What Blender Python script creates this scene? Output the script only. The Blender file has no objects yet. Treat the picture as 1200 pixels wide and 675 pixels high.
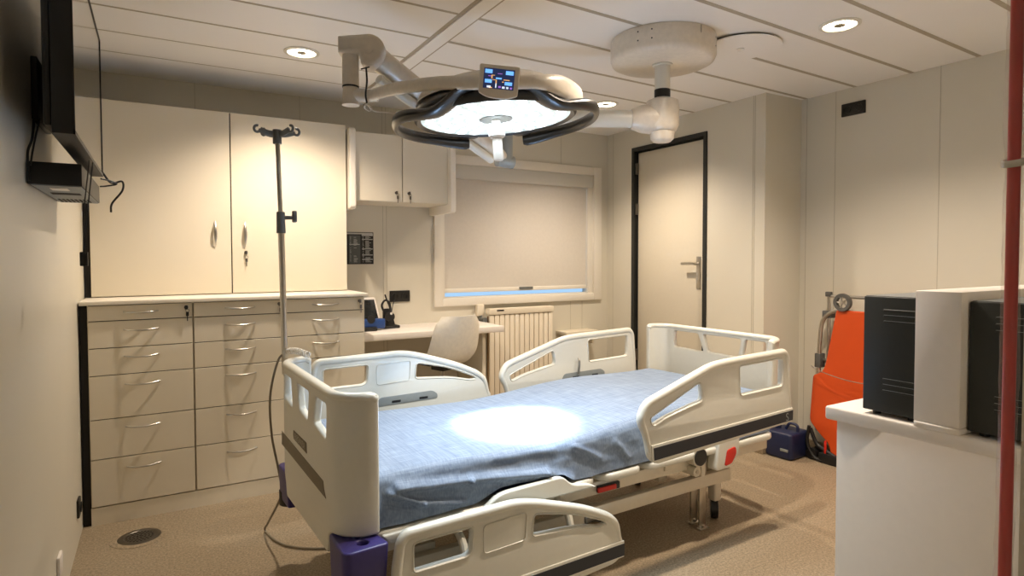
import bpy, bmesh, math, random
from mathutils import Vector, Matrix, noise
random.seed(4)
PI = math.pi
SC = bpy.context.scene
COL = SC.collection

# ------------------------------------------------------------------ camera
F_PX, YAW, PITCH, ROLL, PY = 710.5, 0.52964, 0.031011, -0.0021, 324.5
def cam_axes():
    c, s = math.cos(YAW), math.sin(YAW)
    r = Vector((c, -s, 0)); f = Vector((s, c, 0)); u = Vector((0, 0, 1))
    cp, sp = math.cos(PITCH), math.sin(PITCH)
    f2 = f*cp - u*sp; u2 = u*cp + f*sp
    cr, sr = math.cos(ROLL), math.sin(ROLL)
    return r*cr + u2*sr, u2*cr - r*sr, f2
R_, U_, F_ = cam_axes()
cam = bpy.data.cameras.new('camera')
camo = bpy.data.objects.new('camera', cam); COL.objects.link(camo)
camo.matrix_world = Matrix(((R_.x, U_.x, -F_.x, 0), (R_.y, U_.y, -F_.y, 0), (R_.z, U_.z, -F_.z, 1.45), (0, 0, 0, 1)))
cam.sensor_width = 36; cam.sensor_fit = 'HORIZONTAL'
cam.lens = F_PX/1200*36
cam.shift_y = (PY-337.5)/1200
cam.clip_start = 0.02
SC.camera = camo

# ------------------------------------------------------------------ world, exposure
w = bpy.data.worlds.new('sky'); SC.world = w; w.use_nodes = True
bg = w.node_tree.nodes['Background']
bg.inputs[0].default_value = (0.42, 0.68, 1.0, 1); bg.inputs[1].default_value = 1.1
SC.view_settings.view_transform = 'Standard'; SC.view_settings.look = 'None'
SC.view_settings.gamma = 1; SC.view_settings.use_curve_mapping = False
SC.view_settings.exposure = 0.20
DOWN_W = 112.0        # watts of each ceiling downlight
DOWN_C = (1.0, 0.83, 0.655)
EXAM_W = 12.0        # surgical lamp
EXAM_C = (0.74, 0.89, 1.0)

# ------------------------------------------------------------------ materials
def lin(c):
    return tuple(((x/255)/12.92 if x/255 <= 0.04045 else ((x/255+0.055)/1.055)**2.4) for x in c)
def mat(name, rgb, rough=0.5, metal=0.0, var=0.05, scale=40, bump=0.0, bscale=200, emit=None, estr=0, coat=0, spec=0.5, trans=0):
    m = bpy.data.materials.new(name); m.use_nodes = True
    nt = m.node_tree; b = nt.nodes['Principled BSDF']
    c = lin(rgb)
    tc = nt.nodes.new('ShaderNodeTexCoord'); n = nt.nodes.new('ShaderNodeTexNoise')
    n.inputs['Scale'].default_value = scale; n.inputs['Detail'].default_value = 3
    nt.links.new(tc.outputs['Object'], n.inputs['Vector'])
    r = nt.nodes.new('ShaderNodeValToRGB')
    r.color_ramp.elements[0].position = 0.3; r.color_ramp.elements[1].position = 0.7
    r.color_ramp.elements[0].color = tuple(x*(1-var) for x in c)+(1,)
    r.color_ramp.elements[1].color = tuple(min(1, x*(1+var)) for x in c)+(1,)
    nt.links.new(n.outputs['Fac'], r.inputs['Fac']); nt.links.new(r.outputs['Color'], b.inputs['Base Color'])
    b.inputs['Roughness'].default_value = rough; b.inputs['Metallic'].default_value = metal
    b.inputs['Specular IOR Level'].default_value = spec
    if coat: b.inputs['Coat Weight'].default_value = coat; b.inputs['Coat Roughness'].default_value = 0.15
    if trans: b.inputs['Transmission Weight'].default_value = trans
    if bump:
        n2 = nt.nodes.new('ShaderNodeTexNoise'); n2.inputs['Scale'].default_value = bscale
        nt.links.new(tc.outputs['Object'], n2.inputs['Vector'])
        bp = nt.nodes.new('ShaderNodeBump'); bp.inputs['Strength'].default_value = bump; bp.inputs['Distance'].default_value = 0.002
        nt.links.new(n2.outputs['Fac'], bp.inputs['Height']); nt.links.new(bp.outputs['Normal'], b.inputs['Normal'])
    if emit:
        b.inputs['Emission Color'].default_value = tuple(emit)+(1,); b.inputs['Emission Strength'].default_value = estr
    return m
M = {}
M['wall'] = mat('wall_panel', (214, 209, 194), 0.42, var=0.015, scale=2, spec=0.4)
M['seam'] = mat('panel_seam', (176, 170, 152), 0.6)
M['ceil'] = mat('ceiling_plank', (244, 242, 238), 0.38, var=0.015, scale=1.5, spec=0.5)
M['joint'] = mat('ceiling_joint', (176, 166, 148), 0.6)
M['floor'] = None
M['cab'] = mat('cream_laminate', (226, 217, 197), 0.45, var=0.012, scale=3)
M['cabedge'] = mat('laminate_edge', (236, 230, 218), 0.4, var=0.008)
M['gap'] = mat('dark_gap', (30, 27, 24), 0.8)
M['white'] = mat('white_laminate', (232, 226, 219), 0.4, var=0.01)
M['whitepaint'] = mat('white_enamel', (228, 226, 216), 0.3, var=0.01, coat=0.2)
M['steel'] = mat('brushed_steel', (196, 192, 184), 0.28, 1.0)
M['darksteel'] = mat('tarnished_steel', (120, 116, 110), 0.35, 1.0)
M['black'] = mat('black_plastic', (22, 22, 23), 0.45)
M['blackgloss'] = mat('black_gloss', (12, 12, 13), 0.12)
M['frame'] = mat('black_door_frame', (34, 36, 34), 0.45)
M['door'] = mat('door_panel', (214, 206, 188), 0.4, var=0.01)
M['blind'] = mat('blind_fabric', (212, 206, 196), 0.85, var=0.02, bump=0.15, bscale=900)
M['blindbox'] = mat('blind_box', (208, 206, 198), 0.5, var=0.008)
M['winframe'] = mat('window_frame_white', (232, 227, 216), 0.4, var=0.008)
M['rad'] = mat('radiator_enamel', (234, 225, 206), 0.35, var=0.008)
M['radgap'] = mat('radiator_slot', (150, 118, 80), 0.6)
M['bed'] = mat('bed_plastic', (216, 215, 205), 0.33, var=0.01, coat=0.15)
M['bedmetal'] = mat('bed_enamel', (214, 206, 188), 0.4, var=0.02)
M['purple'] = mat('purple_plastic', (56, 48, 110), 0.4)
M['darkblue'] = mat('dark_blue_stripe', (22, 28, 40), 0.4)
M['taupe'] = mat('taupe_stripe', (112, 102, 84), 0.5)
M['greyslot'] = mat('grey_slot', (136, 142, 142), 0.5)
M['red'] = mat('red_plastic', (205, 40, 26), 0.4)
M['orange'] = mat('orange_vinyl', (200, 74, 22), 0.45, var=0.03, scale=8)
M['rubber'] = mat('grey_rubber', (82, 82, 80), 0.7)
M['navy'] = mat('navy_plastic', (24, 34, 70), 0.45)
M['blue'] = mat('blue_plastic', (30, 66, 128), 0.4)
M['lampblack'] = mat('lamp_black', (30, 30, 30), 0.32, coat=0.3)
M['lampbeige'] = mat('lamp_enamel', (226, 216, 200), 0.3, coat=0.3)
M['lampgrey'] = mat('lamp_grey', (150, 154, 152), 0.4)
M['cable'] = mat('grey_cable', (128, 118, 100), 0.5)
M['whitecable'] = mat('white_cable', (222, 214, 200), 0.5)
M['pvcgrey'] = mat('grey_plastic', (104, 108, 108), 0.45)
M['socket'] = mat('socket_black', (24, 24, 23), 0.4)
M['darkgreen'] = mat('dark_slate_plastic', (38, 42, 40), 0.5, bump=0.1, bscale=600)
M['redpipe'] = mat('red_tape', (206, 44, 36), 0.4, var=0.15, scale=14)
M['tie'] = mat('white_tie', (230, 224, 210), 0.4)
M['shell'] = mat('white_shell', (224, 216, 200), 0.35, coat=0.2)

def floor_mat():
    m = bpy.data.materials.new('speckled_vinyl'); m.use_nodes = True
    nt = m.node_tree; b = nt.nodes['Principled BSDF']; tc = nt.nodes.new('ShaderNodeTexCoord')
    n = nt.nodes.new('ShaderNodeTexNoise'); n.inputs['Scale'].default_value = 95; n.inputs['Detail'].default_value = 6; n.inputs['Roughness'].default_value = 0.8
    r = nt.nodes.new('ShaderNodeValToRGB'); e = r.color_ramp.elements
    e[0].position = 0.36; e[0].color = lin((116, 103, 84))+(1,)
    e[1].position = 0.64; e[1].color = lin((178, 162, 138))+(1,)
    x = r.color_ramp.elements.new(0.5); x.color = lin((148, 133, 110))+(1,)
    nt.links.new(tc.outputs['Object'], n.inputs['Vector']); nt.links.new(n.outputs['Fac'], r.inputs['Fac'])
    nt.links.new(r.outputs['Color'], b.inputs['Base Color']); b.inputs['Roughness'].default_value = 0.55
    b.inputs['Specular IOR Level'].default_value = 0.3
    return m
M['floor'] = floor_mat()

def sheet_mat():
    m = bpy.data.materials.new('blue_crepe_sheet'); m.use_nodes = True
    nt = m.node_tree; b = nt.nodes['Principled BSDF']; tc = nt.nodes.new('ShaderNodeTexCoord')
    mp = nt.nodes.new('ShaderNodeMapping'); mp.inputs['Scale'].default_value = (9, 210, 9)
    mp2 = nt.nodes.new('ShaderNodeMapping'); mp2.inputs['Scale'].default_value = (170, 7, 60)
    nt.links.new(tc.outputs['Object'], mp.inputs['Vector']); nt.links.new(tc.outputs['Object'], mp2.inputs['Vector'])
    n = nt.nodes.new('ShaderNodeTexNoise'); n.inputs['Scale'].default_value = 1; n.inputs['Detail'].default_value = 3
    n2 = nt.nodes.new('ShaderNodeTexNoise'); n2.inputs['Scale'].default_value = 1; n2.inputs['Detail'].default_value = 3
    nt.links.new(mp.outputs[0], n.inputs['Vector']); nt.links.new(mp2.outputs[0], n2.inputs['Vector'])
    add = nt.nodes.new('ShaderNodeMath'); add.operation = 'ADD'
    nt.links.new(n.outputs['Fac'], add.inputs[0]); nt.links.new(n2.outputs['Fac'], add.inputs[1])
    hf = nt.nodes.new('ShaderNodeMath'); hf.operation = 'MULTIPLY'; hf.inputs[1].default_value = 0.5
    nt.links.new(add.outputs[0], hf.inputs[0])
    r = nt.nodes.new('ShaderNodeValToRGB'); e = r.color_ramp.elements
    e[0].position = 0.36; e[0].color = lin((100, 117, 142))+(1,); e[1].position = 0.64; e[1].color = lin((138, 155, 178))+(1,)
    nt.links.new(hf.outputs[0], r.inputs['Fac']); nt.links.new(r.outputs['Color'], b.inputs['Base Color'])
    bp = nt.nodes.new('ShaderNodeBump'); bp.inputs['Strength'].default_value = 0.35; bp.inputs['Distance'].default_value = 0.002
    nt.links.new(hf.outputs[0], bp.inputs['Height']); nt.links.new(bp.outputs['Normal'], b.inputs['Normal'])
    b.inputs['Roughness'].default_value = 0.62; b.inputs['Specular IOR Level'].default_value = 0.45
    return m
M['sheet'] = sheet_mat()

def emis(name, rgb, strength, rough=0.3):
    m = bpy.data.materials.new(name); m.use_nodes = True
    b = m.node_tree.nodes['Principled BSDF']; b.inputs['Base Color'].default_value = tuple(rgb)+(1,)
    b.inputs['Emission Color'].default_value = tuple(rgb)+(1,); b.inputs['Emission Strength'].default_value = strength
    b.inputs['Roughness'].default_value = rough
    return m
M['bulb'] = emis('downlight_glow', (1.0, 0.86, 0.66), 9)
M['led'] = emis('led_glow', (0.93, 0.97, 1.0), 2.4)
M['ledglass'] = emis('lamp_glass', (0.72, 0.84, 0.84), 0.50, 0.2)
M['scr'] = emis('screen_navy', (0.012, 0.02, 0.06), 1.0)
M['scrblue'] = emis('screen_blue', (0.16, 0.45, 0.95), 1.0)
M['scrwhite'] = emis('screen_white', (0.75, 0.85, 1.0), 0.9)
M['scrgold'] = emis('screen_gold', (0.85, 0.45, 0.15), 0.8)
M['scrpurple'] = emis('screen_purple', (0.35, 0.16, 0.6), 0.8)
M['tabscr'] = mat('tablet_screen', (30, 33, 33), 0.15)
M['tvglass'] = mat('tv_glass', (10, 10, 11), 0.04, var=0, spec=1.0, coat=1.0)
gl = bpy.data.materials.new('window_glass'); gl.use_nodes = True
gb = gl.node_tree.nodes['Principled BSDF']; gb.inputs['Transmission Weight'].default_value = 1; gb.inputs['Roughness'].default_value = 0.0; gb.inputs['IOR'].default_value = 1.1
M['glass'] = gl
fm = bpy.data.materials.new('plastic_film'); fm.use_nodes = True
fb = fm.node_tree.nodes['Principled BSDF']; fb.inputs['Base Color'].default_value = (0.92, 0.86, 0.84, 1)
fb.inputs['Alpha'].default_value = 0.13; fb.inputs['Roughness'].default_value = 0.12; fb.inputs['Specular IOR Level'].default_value = 1.0
M['film'] = fm

# ------------------------------------------------------------------ mesh helpers
def link(name, me, m=None, parent=None):
    o = bpy.data.objects.new(name, me); COL.objects.link(o)
    if m is not None:
        for x in (m if isinstance(m, (list, tuple)) else [m]): me.materials.append(x)
    if parent is not None: o.parent = parent
    return o
def finish(name, bm, m, parent=None, smooth=True, angle=35):
    bmesh.ops.recalc_face_normals(bm, faces=bm.faces[:])
    me = bpy.data.meshes.new(name); bm.to_mesh(me); bm.free()
    if smooth:
        for p in me.polygons: p.use_smooth = True
        me.set_sharp_from_angle(angle=math.radians(angle))
    return link(name, me, m, parent)
def BM(): return bmesh.new()
def box(bm, x0, x1, y0, y1, z0, z1, bev=0.0, seg=2, mi=0, mtx=None):
    t = bmesh.new(); bmesh.ops.create_cube(t, size=1)
    for v in t.verts:
        v.co = Vector(((x0+x1)/2+v.co.x*(x1-x0), (y0+y1)/2+v.co.y*(y1-y0), (z0+z1)/2+v.co.z*(z1-z0)))
    if bev > 0:
        bmesh.ops.bevel(t, geom=t.edges[:], offset=bev, segments=seg, affect='EDGES', profile=0.5)
    merge(bm, t, mi, mtx)
def merge(bm, t, mi=0, mtx=None):
    if mtx is not None: bmesh.ops.transform(t, matrix=mtx, verts=t.verts[:])
    mp = {}
    for v in t.verts: mp[v] = bm.verts.new(v.co)
    for f in t.faces:
        try:
            nf = bm.faces.new([mp[v] for v in f.verts]); nf.material_index = mi if mi else f.material_index
        except ValueError: pass
    t.free()
def basis(d, up=None):
    d = d.normalized()
    if up is None: up = Vector((0, 0, 1))
    if abs(d.dot(up)) > 0.98: up = Vector((1, 0, 0)) if abs(d.x) < 0.9 else Vector((0, 1, 0))
    a = up.cross(d).normalized(); b = d.cross(a).normalized()
    return a, b
def cyl(bm, p0, p1, r0, r1=None, seg=24, mi=0, cap=True):
    r1 = r0 if r1 is None else r1
    p0, p1 = Vector(p0), Vector(p1); a, b = basis(p1-p0)
    A = [bm.verts.new(p0+a*math.cos(2*PI*i/seg)*r0+b*math.sin(2*PI*i/seg)*r0) for i in range(seg)]
    B = [bm.verts.new(p1+a*math.cos(2*PI*i/seg)*r1+b*math.sin(2*PI*i/seg)*r1) for i in range(seg)]
    for i in range(seg):
        f = bm.faces.new((A[i], A[(i+1) % seg], B[(i+1) % seg], B[i])); f.material_index = mi
    if cap:
        bm.faces.new(A[::-1]).material_index = mi; bm.faces.new(B).material_index = mi
def smooth_path(pts, n=8):
    P = [Vector(p) for p in pts]
    if len(P) < 3: return P
    out = []
    for i in range(len(P)-1):
        p0 = P[i-1] if i else P[0]*2-P[1]; p1, p2 = P[i], P[i+1]; p3 = P[i+2] if i+2 < len(P) else P[-1]*2-P[-2]
        for k in range(n):
            t = k/n
            out.append(0.5*((2*p1)+(p2-p0)*t+(2*p0-5*p1+4*p2-p3)*t*t+(-p0+3*p1-3*p2+p3)*t**3))
    out.append(P[-1]); return out
def sweep(bm, pts, r, seg=12, mi=0, flat=None, up=None, closed=False, cap=True):
    """r: radius, list of radii, or (ra, rb) pairs; flat=(ra, rb) ellipse along side / up"""
    P = [Vector(p) for p in pts]; n = len(P); rings = []
    pa = None
    for i, p in enumerate(P):
        if closed: d = P[(i+1) % n]-P[i-1]
        else: d = P[min(i+1, n-1)]-P[max(i-1, 0)]
        d.normalize()
        if up is not None: a, b = basis(d, Vector(up))
        else:
            if pa is None: a, b = basis(d)
            else:
                a = (pa-d*pa.dot(d)); a = a.normalized() if a.length > 1e-6 else basis(d)[0]; b = d.cross(a)
            pa = a
        rr = r[i] if isinstance(r, list) else r
        ra, rb = (flat if flat else (rr, rr)) if not isinstance(rr, tuple) else rr
        rings.append([bm.verts.new(p+a*math.cos(2*PI*k/seg)*ra+b*math.sin(2*PI*k/seg)*rb) for k in range(seg)])
    m = n if closed else n-1
    for i in range(m):
        A, B = rings[i], rings[(i+1) % n]
        for k in range(seg):
            f = bm.faces.new((A[k], A[(k+1) % seg], B[(k+1) % seg], B[k])); f.material_index = mi
    if cap and not closed:
        bm.faces.new(rings[0][::-1]).material_index = mi; bm.faces.new(rings[-1]).material_index = mi
def lathe(bm, prof, c=(0, 0, 0), seg=48, mi=0, axis=None):
    """prof: list of (r, z) ; axis matrix optional"""
    c = Vector(c); rings = []
    mt = axis if axis is not None else Matrix.Identity(3)
    for r, z in prof:
        if r < 1e-6: rings.append([bm.verts.new(c+mt @ Vector((0, 0, z)))])
        else: rings.append([bm.verts.new(c+mt @ Vector((r*math.cos(2*PI*i/seg), r*math.sin(2*PI*i/seg), z))) for i in range(seg)])
    for A, B in zip(rings, rings[1:]):
        for i in range(seg):
            j = (i+1) % seg
            if len(A) == 1 and len(B) == 1: continue
            if len(A) == 1: f = bm.faces.new((A[0], B[j], B[i]))
            elif len(B) == 1: f = bm.faces.new((A[i], A[j], B[0]))
            else: f = bm.faces.new((A[i], A[j], B[j], B[i]))
            f.material_index = mi
def rpoly(pts, r, n=5):
    """round the corners of a polygon; r a number or one per corner"""
    out = []; N = len(pts)
    for i, p in enumerate(pts):
        p = Vector(p[:2]); a = Vector(pts[i-1][:2]); b = Vector(pts[(i+1) % N][:2])
        rr = r[i] if isinstance(r, (list, tuple)) else r
        la, lb = (a-p).length, (b-p).length; q = min(rr, la*0.48, lb*0.48)
        s = p+(a-p)/la*q; e = p+(b-p)/lb*q
        if q < 1e-5: out.append(p); continue
        for k in range(n+1):
            t = k/n; out.append(s*(1-t)**2+p*2*t*(1-t)+e*t*t)
    return out
def plate_bm(outline, holes=(), thick=0.03, bev=0.006, bres=2):
    """flat plate in local XY with holes, extruded symmetrically along Z"""
    cu = bpy.data.curves.new('tmp', 'CURVE'); cu.dimensions = '2D'; cu.fill_mode = 'BOTH'
    cu.extrude = max(0.0001, thick/2-bev); cu.bevel_depth = bev; cu.bevel_resolution = bres; cu.offset = -bev
    for loop in [outline]+list(holes):
        sp = cu.splines.new('POLY'); sp.points.add(len(loop)-1); sp.use_cyclic_u = True
        for q, p in zip(sp.points, loop): q.co = (p[0], p[1], 0, 1)
    o = bpy.data.objects.new('tmp', cu); COL.objects.link(o)
    dg = bpy.context.evaluated_depsgraph_get(); dg.update()
    me = bpy.data.meshes.new_from_object(o.evaluated_get(dg))
    bm = bmesh.new(); bm.from_mesh(me)
    bmesh.ops.remove_doubles(bm, verts=bm.verts[:], dist=1e-5)
    bpy.data.objects.remove(o); bpy.data.curves.remove(cu); bpy.data.meshes.remove(me)
    for f in bm.faces: f.material_index = 0
    return bm
def plate(bm, outline, holes=(), thick=0.03, bev=0.006, mtx=None, mi=0, fn=None):
    t = plate_bm(outline, holes, thick, bev)
    if fn:
        for v in t.verts: v.co = fn(v.co)
    merge(bm, t, mi, mtx)
def text_bm(s, size, depth=0.0006, align='CENTER'):
    cu = bpy.data.curves.new('tmp', 'FONT'); cu.body = s; cu.size = size; cu.extrude = depth; cu.align_x = align; cu.align_y = 'CENTER'
    o = bpy.data.objects.new('tmp', cu); COL.objects.link(o)
    dg = bpy.context.evaluated_depsgraph_get(); dg.update()
    me = bpy.data.meshes.new_from_object(o.evaluated_get(dg)); bm = bmesh.new(); bm.from_mesh(me)
    bpy.data.objects.remove(o); bpy.data.curves.remove(cu); bpy.data.meshes.remove(me)
    for f in bm.faces: f.material_index = 0
    return bm
XZ = Matrix(((1, 0, 0, 0), (0, 0, -1, 0), (0, 1, 0, 0), (0, 0, 0, 1)))     # local XY plate stood up, facing -Y
def T(x, y, z): return Matrix.Translation((x, y, z))
def thing(name, label, cat, loc=(0, 0, 0), rz=0, group=None):
    o = bpy.data.objects.new(name, None); COL.objects.link(o); o.empty_display_size = 0.1
    o.location = loc; o.rotation_euler = (0, 0, rz); o['label'] = label; o['category'] = cat
    if group: o['group'] = group
    return o
def tag(o, label, cat, group=None):
    o['label'] = label; o['category'] = cat
    if group: o['group'] = group
    return o
def struct(o): o['kind'] = 'structure'; return o
def copy_tree(o, parent=None):
    c = o.copy(); COL.objects.link(c); c.parent = parent
    for ch in [x for x in bpy.data.objects if x.parent == o]: copy_tree(ch, c)
    return c
def atpx(x, y, d):
    """a measured point: direction of a photo pixel, at a chosen distance (used only to take measurements)"""
    v = R_*((x-600)/F_PX) - U_*((y-PY)/F_PX) + F_
    return Vector((0, 0, 1.45)) + v*d

# ------------------------------------------------------------------ room
HC = 2.646; XL = -0.37; YB = 4.69; XD = 3.833; YR = 2.896; XR = 4.25; YF = 0.44; YC = -1.6
FX0, FX1 = 1.25, XR
bm = BM(); box(bm, XL-0.1, XR+0.1, YC-0.1, YB+0.1, -0.1, 0.0); struct(finish('floor', bm, M['floor'], smooth=False))
# ceiling of long planks with grooves
bm = BM(); box(bm, XL-0.1, XR+0.1, YC-0.1, YB+0.1, HC, HC+0.1)
def jstrip(x0, y0, x1, y1, wd, z=HC-0.0015):
    d = Vector((x1-x0, y1-y0, 0)).normalized(); n = Vector((-d.y, d.x, 0))*wd/2
    vs = [Vector((x0, y0, z))+n, Vector((x0, y0, z))-n, Vector((x1, y1, z))-n, Vector((x1, y1, z))+n]
    top = [bm.verts.new(v) for v in vs]; t2 = [bm.verts.new(v+Vector((0, 0, 0.001))) for v in vs]
    bm.faces.new(top).material_index = 1
    for i in range(4): bm.faces.new((top[i], top[(i+1) % 4], t2[(i+1) % 4], t2[i])).material_index = 1
for k in range(16):
    y = 4.215-0.3715*k
    if y < YC: break
    wd = (0.008, 0.011, 0.016, 0.019)[min(k, 3)]
    jstrip(XL, y, 1.30, y, wd)
    xr = XR if y+0.12 < YR else XD
    y1 = y+0.045*(xr-1.41)
    jstrip(1.41, y, xr, y1, wd+0.007)
jstrip(1.306, YC, 1.306, YB, 0.022); jstrip(1.405, YC, 1.405, YB, 0.014)
box(bm, 1.318, 1.398, YC, YB, HC-0.006, HC-0.0005)
struct(finish('ceiling', bm, [M['ceil'], M['joint']], smooth=False))
def seam(bm, ax, p, q, z0=0, z1=HC, side=-1, wd=0.0014):
    if ax == 'x': box(bm, p-wd, p+wd, q-0.0015, q+0.0005, z0, z1, mi=1)
    else: box(bm, q-0.0015, q+0.0005, p-wd, p+wd, z0, z1, mi=1)
# back wall with window hole
WX0, WX1, WZ0, WZ1 = 2.06, 3.66, 1.105, 2.25
bm = BM()
box(bm, XL-0.1, WX0, YB, YB+0.12, 0, HC); box(bm, WX1, XD+0.1, YB, YB+0.12, 0, HC)
box(bm, WX0, WX1, YB, YB+0.12, 0, WZ0); box(bm, WX0, WX1, YB, YB+0.12, WZ1, HC)
for x in (0.242, 0.93, 1.556, 1.585, 2.17, 2.72, 3.28): seam(bm, 'x', x, YB, 2.33 if x > 1.9 and x < 3.6 else 0)
for x in (3.526, 3.39): seam(bm, 'x', x, YB, 0, 1.04)
struct(finish('wall_back', bm, [M['wall'], M['seam']], smooth=False))
bm = BM(); box(bm, XL-0.1, XL, YC, YB+0.1, 0, HC); struct(finish('wall_left', bm, [M['wall'], M['seam']], smooth=False))
# door wall (with door opening), return, right wall
DY0, DY1, DZ = 3.434, 4.324, 2.465
bm = BM()
box(bm, XD, XD+0.1, YR+0.0, DY0, 0, HC); box(bm, XD, XD+0.1, DY1, YB, 0, HC); box(bm, XD, XD+0.1, DY0, DY1, DZ, HC)
for y in (2.985, 3.0): seam(bm, 'y', y, XD)
seam(bm, 'y', 4.60, XD)
struct(finish('wall_door', bm, [M['wall'], M['seam']], smooth=False))
bm = BM(); box(bm, XD+0.1, XR+0.1, YR, YR+0.1, 0, HC); struct(finish('wall_return', bm, [M['wall'], M['seam']], smooth=False))
bm = BM(); box(bm, XR, XR+0.1, YC, YR, 0, HC)
for y in (2.625, 2.85, 1.946, 0.9): seam(bm, 'y', y, XR)
struct(finish('wall_right', bm, [M['wall'], M['seam']], smooth=False))
bm = BM(); box(bm, FX0, XR, 0.2, YF, 0, HC); struct(finish('wall_front', bm, [M['wall'], M['seam']], smooth=False))
bm = BM(); box(bm, XL-0.1, XR+0.1, YC-0.1, YC, 0, HC); struct(finish('wall_added_end', bm, [M['wall'], M['seam']], smooth=False))  # unseen closing wall, added so that light is not lost
# baseboards (coved vinyl, as the floor)
def baseboard(name, x0, x1, y0, y1):
    bm = BM(); box(bm, x0, x1, y0, y1, 0, 0.075, 0.003); struct(finish(name, bm, M['floor']))
baseboard('baseboard_door', XD-0.012, XD, YR-0.012, DY0-0.001)
baseboard('baseboard_corner', XD-0.012, XD, DY1+0.001, YB)
baseboard('baseboard_return', XD, XR-0.012, YR-0.012, YR)
baseboard('baseboard_right', XR-0.012, XR, YF, YR-0.012)
baseboard('baseboard_back', 1.2, XD-0.012, YB-0.012, YB)
# door
fr = bpy.data.objects.new('door_1', None); COL.objects.link(fr); fr.location = (XD, (DY0+DY1)/2, 0); struct(fr)
hw = (DY1-DY0)/2
bm = BM(); fw = 0.034; dp = -0.012
box(bm, dp, 0.1, -hw, -hw+fw, 0, DZ); box(bm, dp, 0.1, hw-fw, hw, 0, DZ); box(bm, dp, 0.1, -hw+fw, hw-fw, DZ-fw, DZ)
box(bm, 0.04, 0.1, -hw+fw, -hw+fw+0.012, 0, DZ-fw); box(bm, 0.04, 0.1, hw-fw-0.03, hw-fw, 0, DZ-fw); box(bm, 0.04, 0.1, -hw+fw, hw-fw, DZ-fw-0.03, DZ-fw)
finish('door_frame', bm, M['frame'], fr, smooth=False)
bm = BM(); box(bm, 0.025, 0.065, -hw+fw+0.006, hw-fw-0.02, 0.01, DZ-fw-0.018, 0.002); leaf = finish('door_leaf', bm, M['door'], fr)
hy = -hw+fw+0.07
bm = BM(); box(bm, 0.019, 0.026, hy-0.024, hy+0.024, 1.19, 1.46, 0.003)
cyl(bm, (0.02, hy, 1.40), (-0.035, hy, 1.40), 0.011); box(bm, -0.047, -0.027, hy-0.01, hy+0.135, 1.39, 1.412, 0.005)
cyl(bm, (0.02, hy, 1.27), (0.014, hy, 1.27), 0.012); finish('door_handle', bm, M['steel'], leaf)
for z in (0.55, 1.90, 2.27):
    bm = BM(); box(bm, -0.002, 0.03, hw-fw-0.024, hw-fw-0.002, z-0.05, z+0.05, 0.002); cyl(bm, (0.004, hw-fw-0.022, z-0.05), (0.004, hw-fw-0.022, z+0.05), 0.008); finish('hinge', bm, M['darksteel'], leaf)
# window
wn = bpy.data.objects.new('window_1', None); COL.objects.link(wn); wn.location = ((WX0+WX1)/2, YB, WZ0); struct(wn)
def wp(name, mt, boxes, bev=0.003, par=None):
    bm = BM()
    for b in boxes: box(bm, b[0]-(WX0+WX1)/2, b[1]-(WX0+WX1)/2, b[2]-YB, b[3]-YB, b[4]-WZ0, b[5]-WZ0, bev)
    return finish(name, bm, mt, par or wn)
wp('window_casing', M['winframe'], [(1.988, 2.065, 4.665, 4.695, 1.045, 2.322), (3.655, 3.744, 4.665, 4.695, 1.045, 2.322), (2.065, 3.655, 4.665, 4.695, 2.245, 2.322), (2.065, 3.655, 4.665, 4.695, 1.045, 1.112)])
wp('window_frame', M['winframe'], [(2.062, 2.09, 4.69, 4.78, 1.108, 2.247), (3.595, 3.657, 4.69, 4.78, 1.108, 2.247), (2.09, 3.595, 4.70, 4.78, 2.20, 2.247), (2.09, 3.595, 4.715, 4.78, 1.108, 1.12)], 0.002)
wp('window_pane', M['glass'], [(2.09, 3.595, 4.765, 4.77, 1.12, 2.2)], 0)
bh = wp('blind_cassette', M['blindbox'], [(2.075, 3.64, 4.672, 4.72, 2.125, 2.243)])
wp('roller_blind', M['blind'], [(2.095, 3.59, 4.712, 4.715, 1.16, 2.13)], 0)
wp('blind_bar', M['winframe'], [(2.095, 3.59, 4.705, 4.722, 1.155, 1.19)], 0.004)
wp('blind_pull', M['pvcgrey'], [(2.83, 2.97, 4.69, 4.706, 1.166, 1.19)], 0.003)
# sockets
def socket(name, label, mtx, n=2, par=None):
    bm = BM(); w_ = 0.085*n
    box(bm, -w_/2, w_/2, -0.012, 0, -0.045, 0.045, 0.004)
    for i in range(n):
        cx = (i-(n-1)/2)*0.08
        t = bmesh.new(); lathe(t, [(0.026, -0.0), (0.026, 0.006), (0.021, 0.006), (0.020, -0.002), (0, -0.002)], seg=24)
        merge(bm, t, 0, T(cx, -0.012, 0) @ Matrix.Rotation(PI/2, 4, 'X'))
    bmesh.ops.transform(bm, matrix=mtx, verts=bm.verts[:])
    return tag(finish(name, bm, M['socket']), label, 'socket')
RXm = Matrix.Rotation(-PI/2, 4, 'Z')   # face -X
socket('wall_socket', 'black double socket on the wall above the desk', T(1.69, YB, 1.145))
socket('wall_socket', 'black double socket high on the right wall near the ceiling', T(XR, 2.494, 2.495) @ RXm)
LXm = Matrix.Rotation(PI/2, 4, 'Z')
socket('wall_socket', 'black socket low on the left wall near the drawers', T(XL, 3.74, 0.19) @ LXm, 1)
bm = BM(); box(bm, XL, XL+0.012, 3.0, 3.085, 0.16, 0.245, 0.004); tag(finish('wall_socket', bm, M['white']), 'white socket plate low on the left wall at the photo bottom edge', 'socket')

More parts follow.
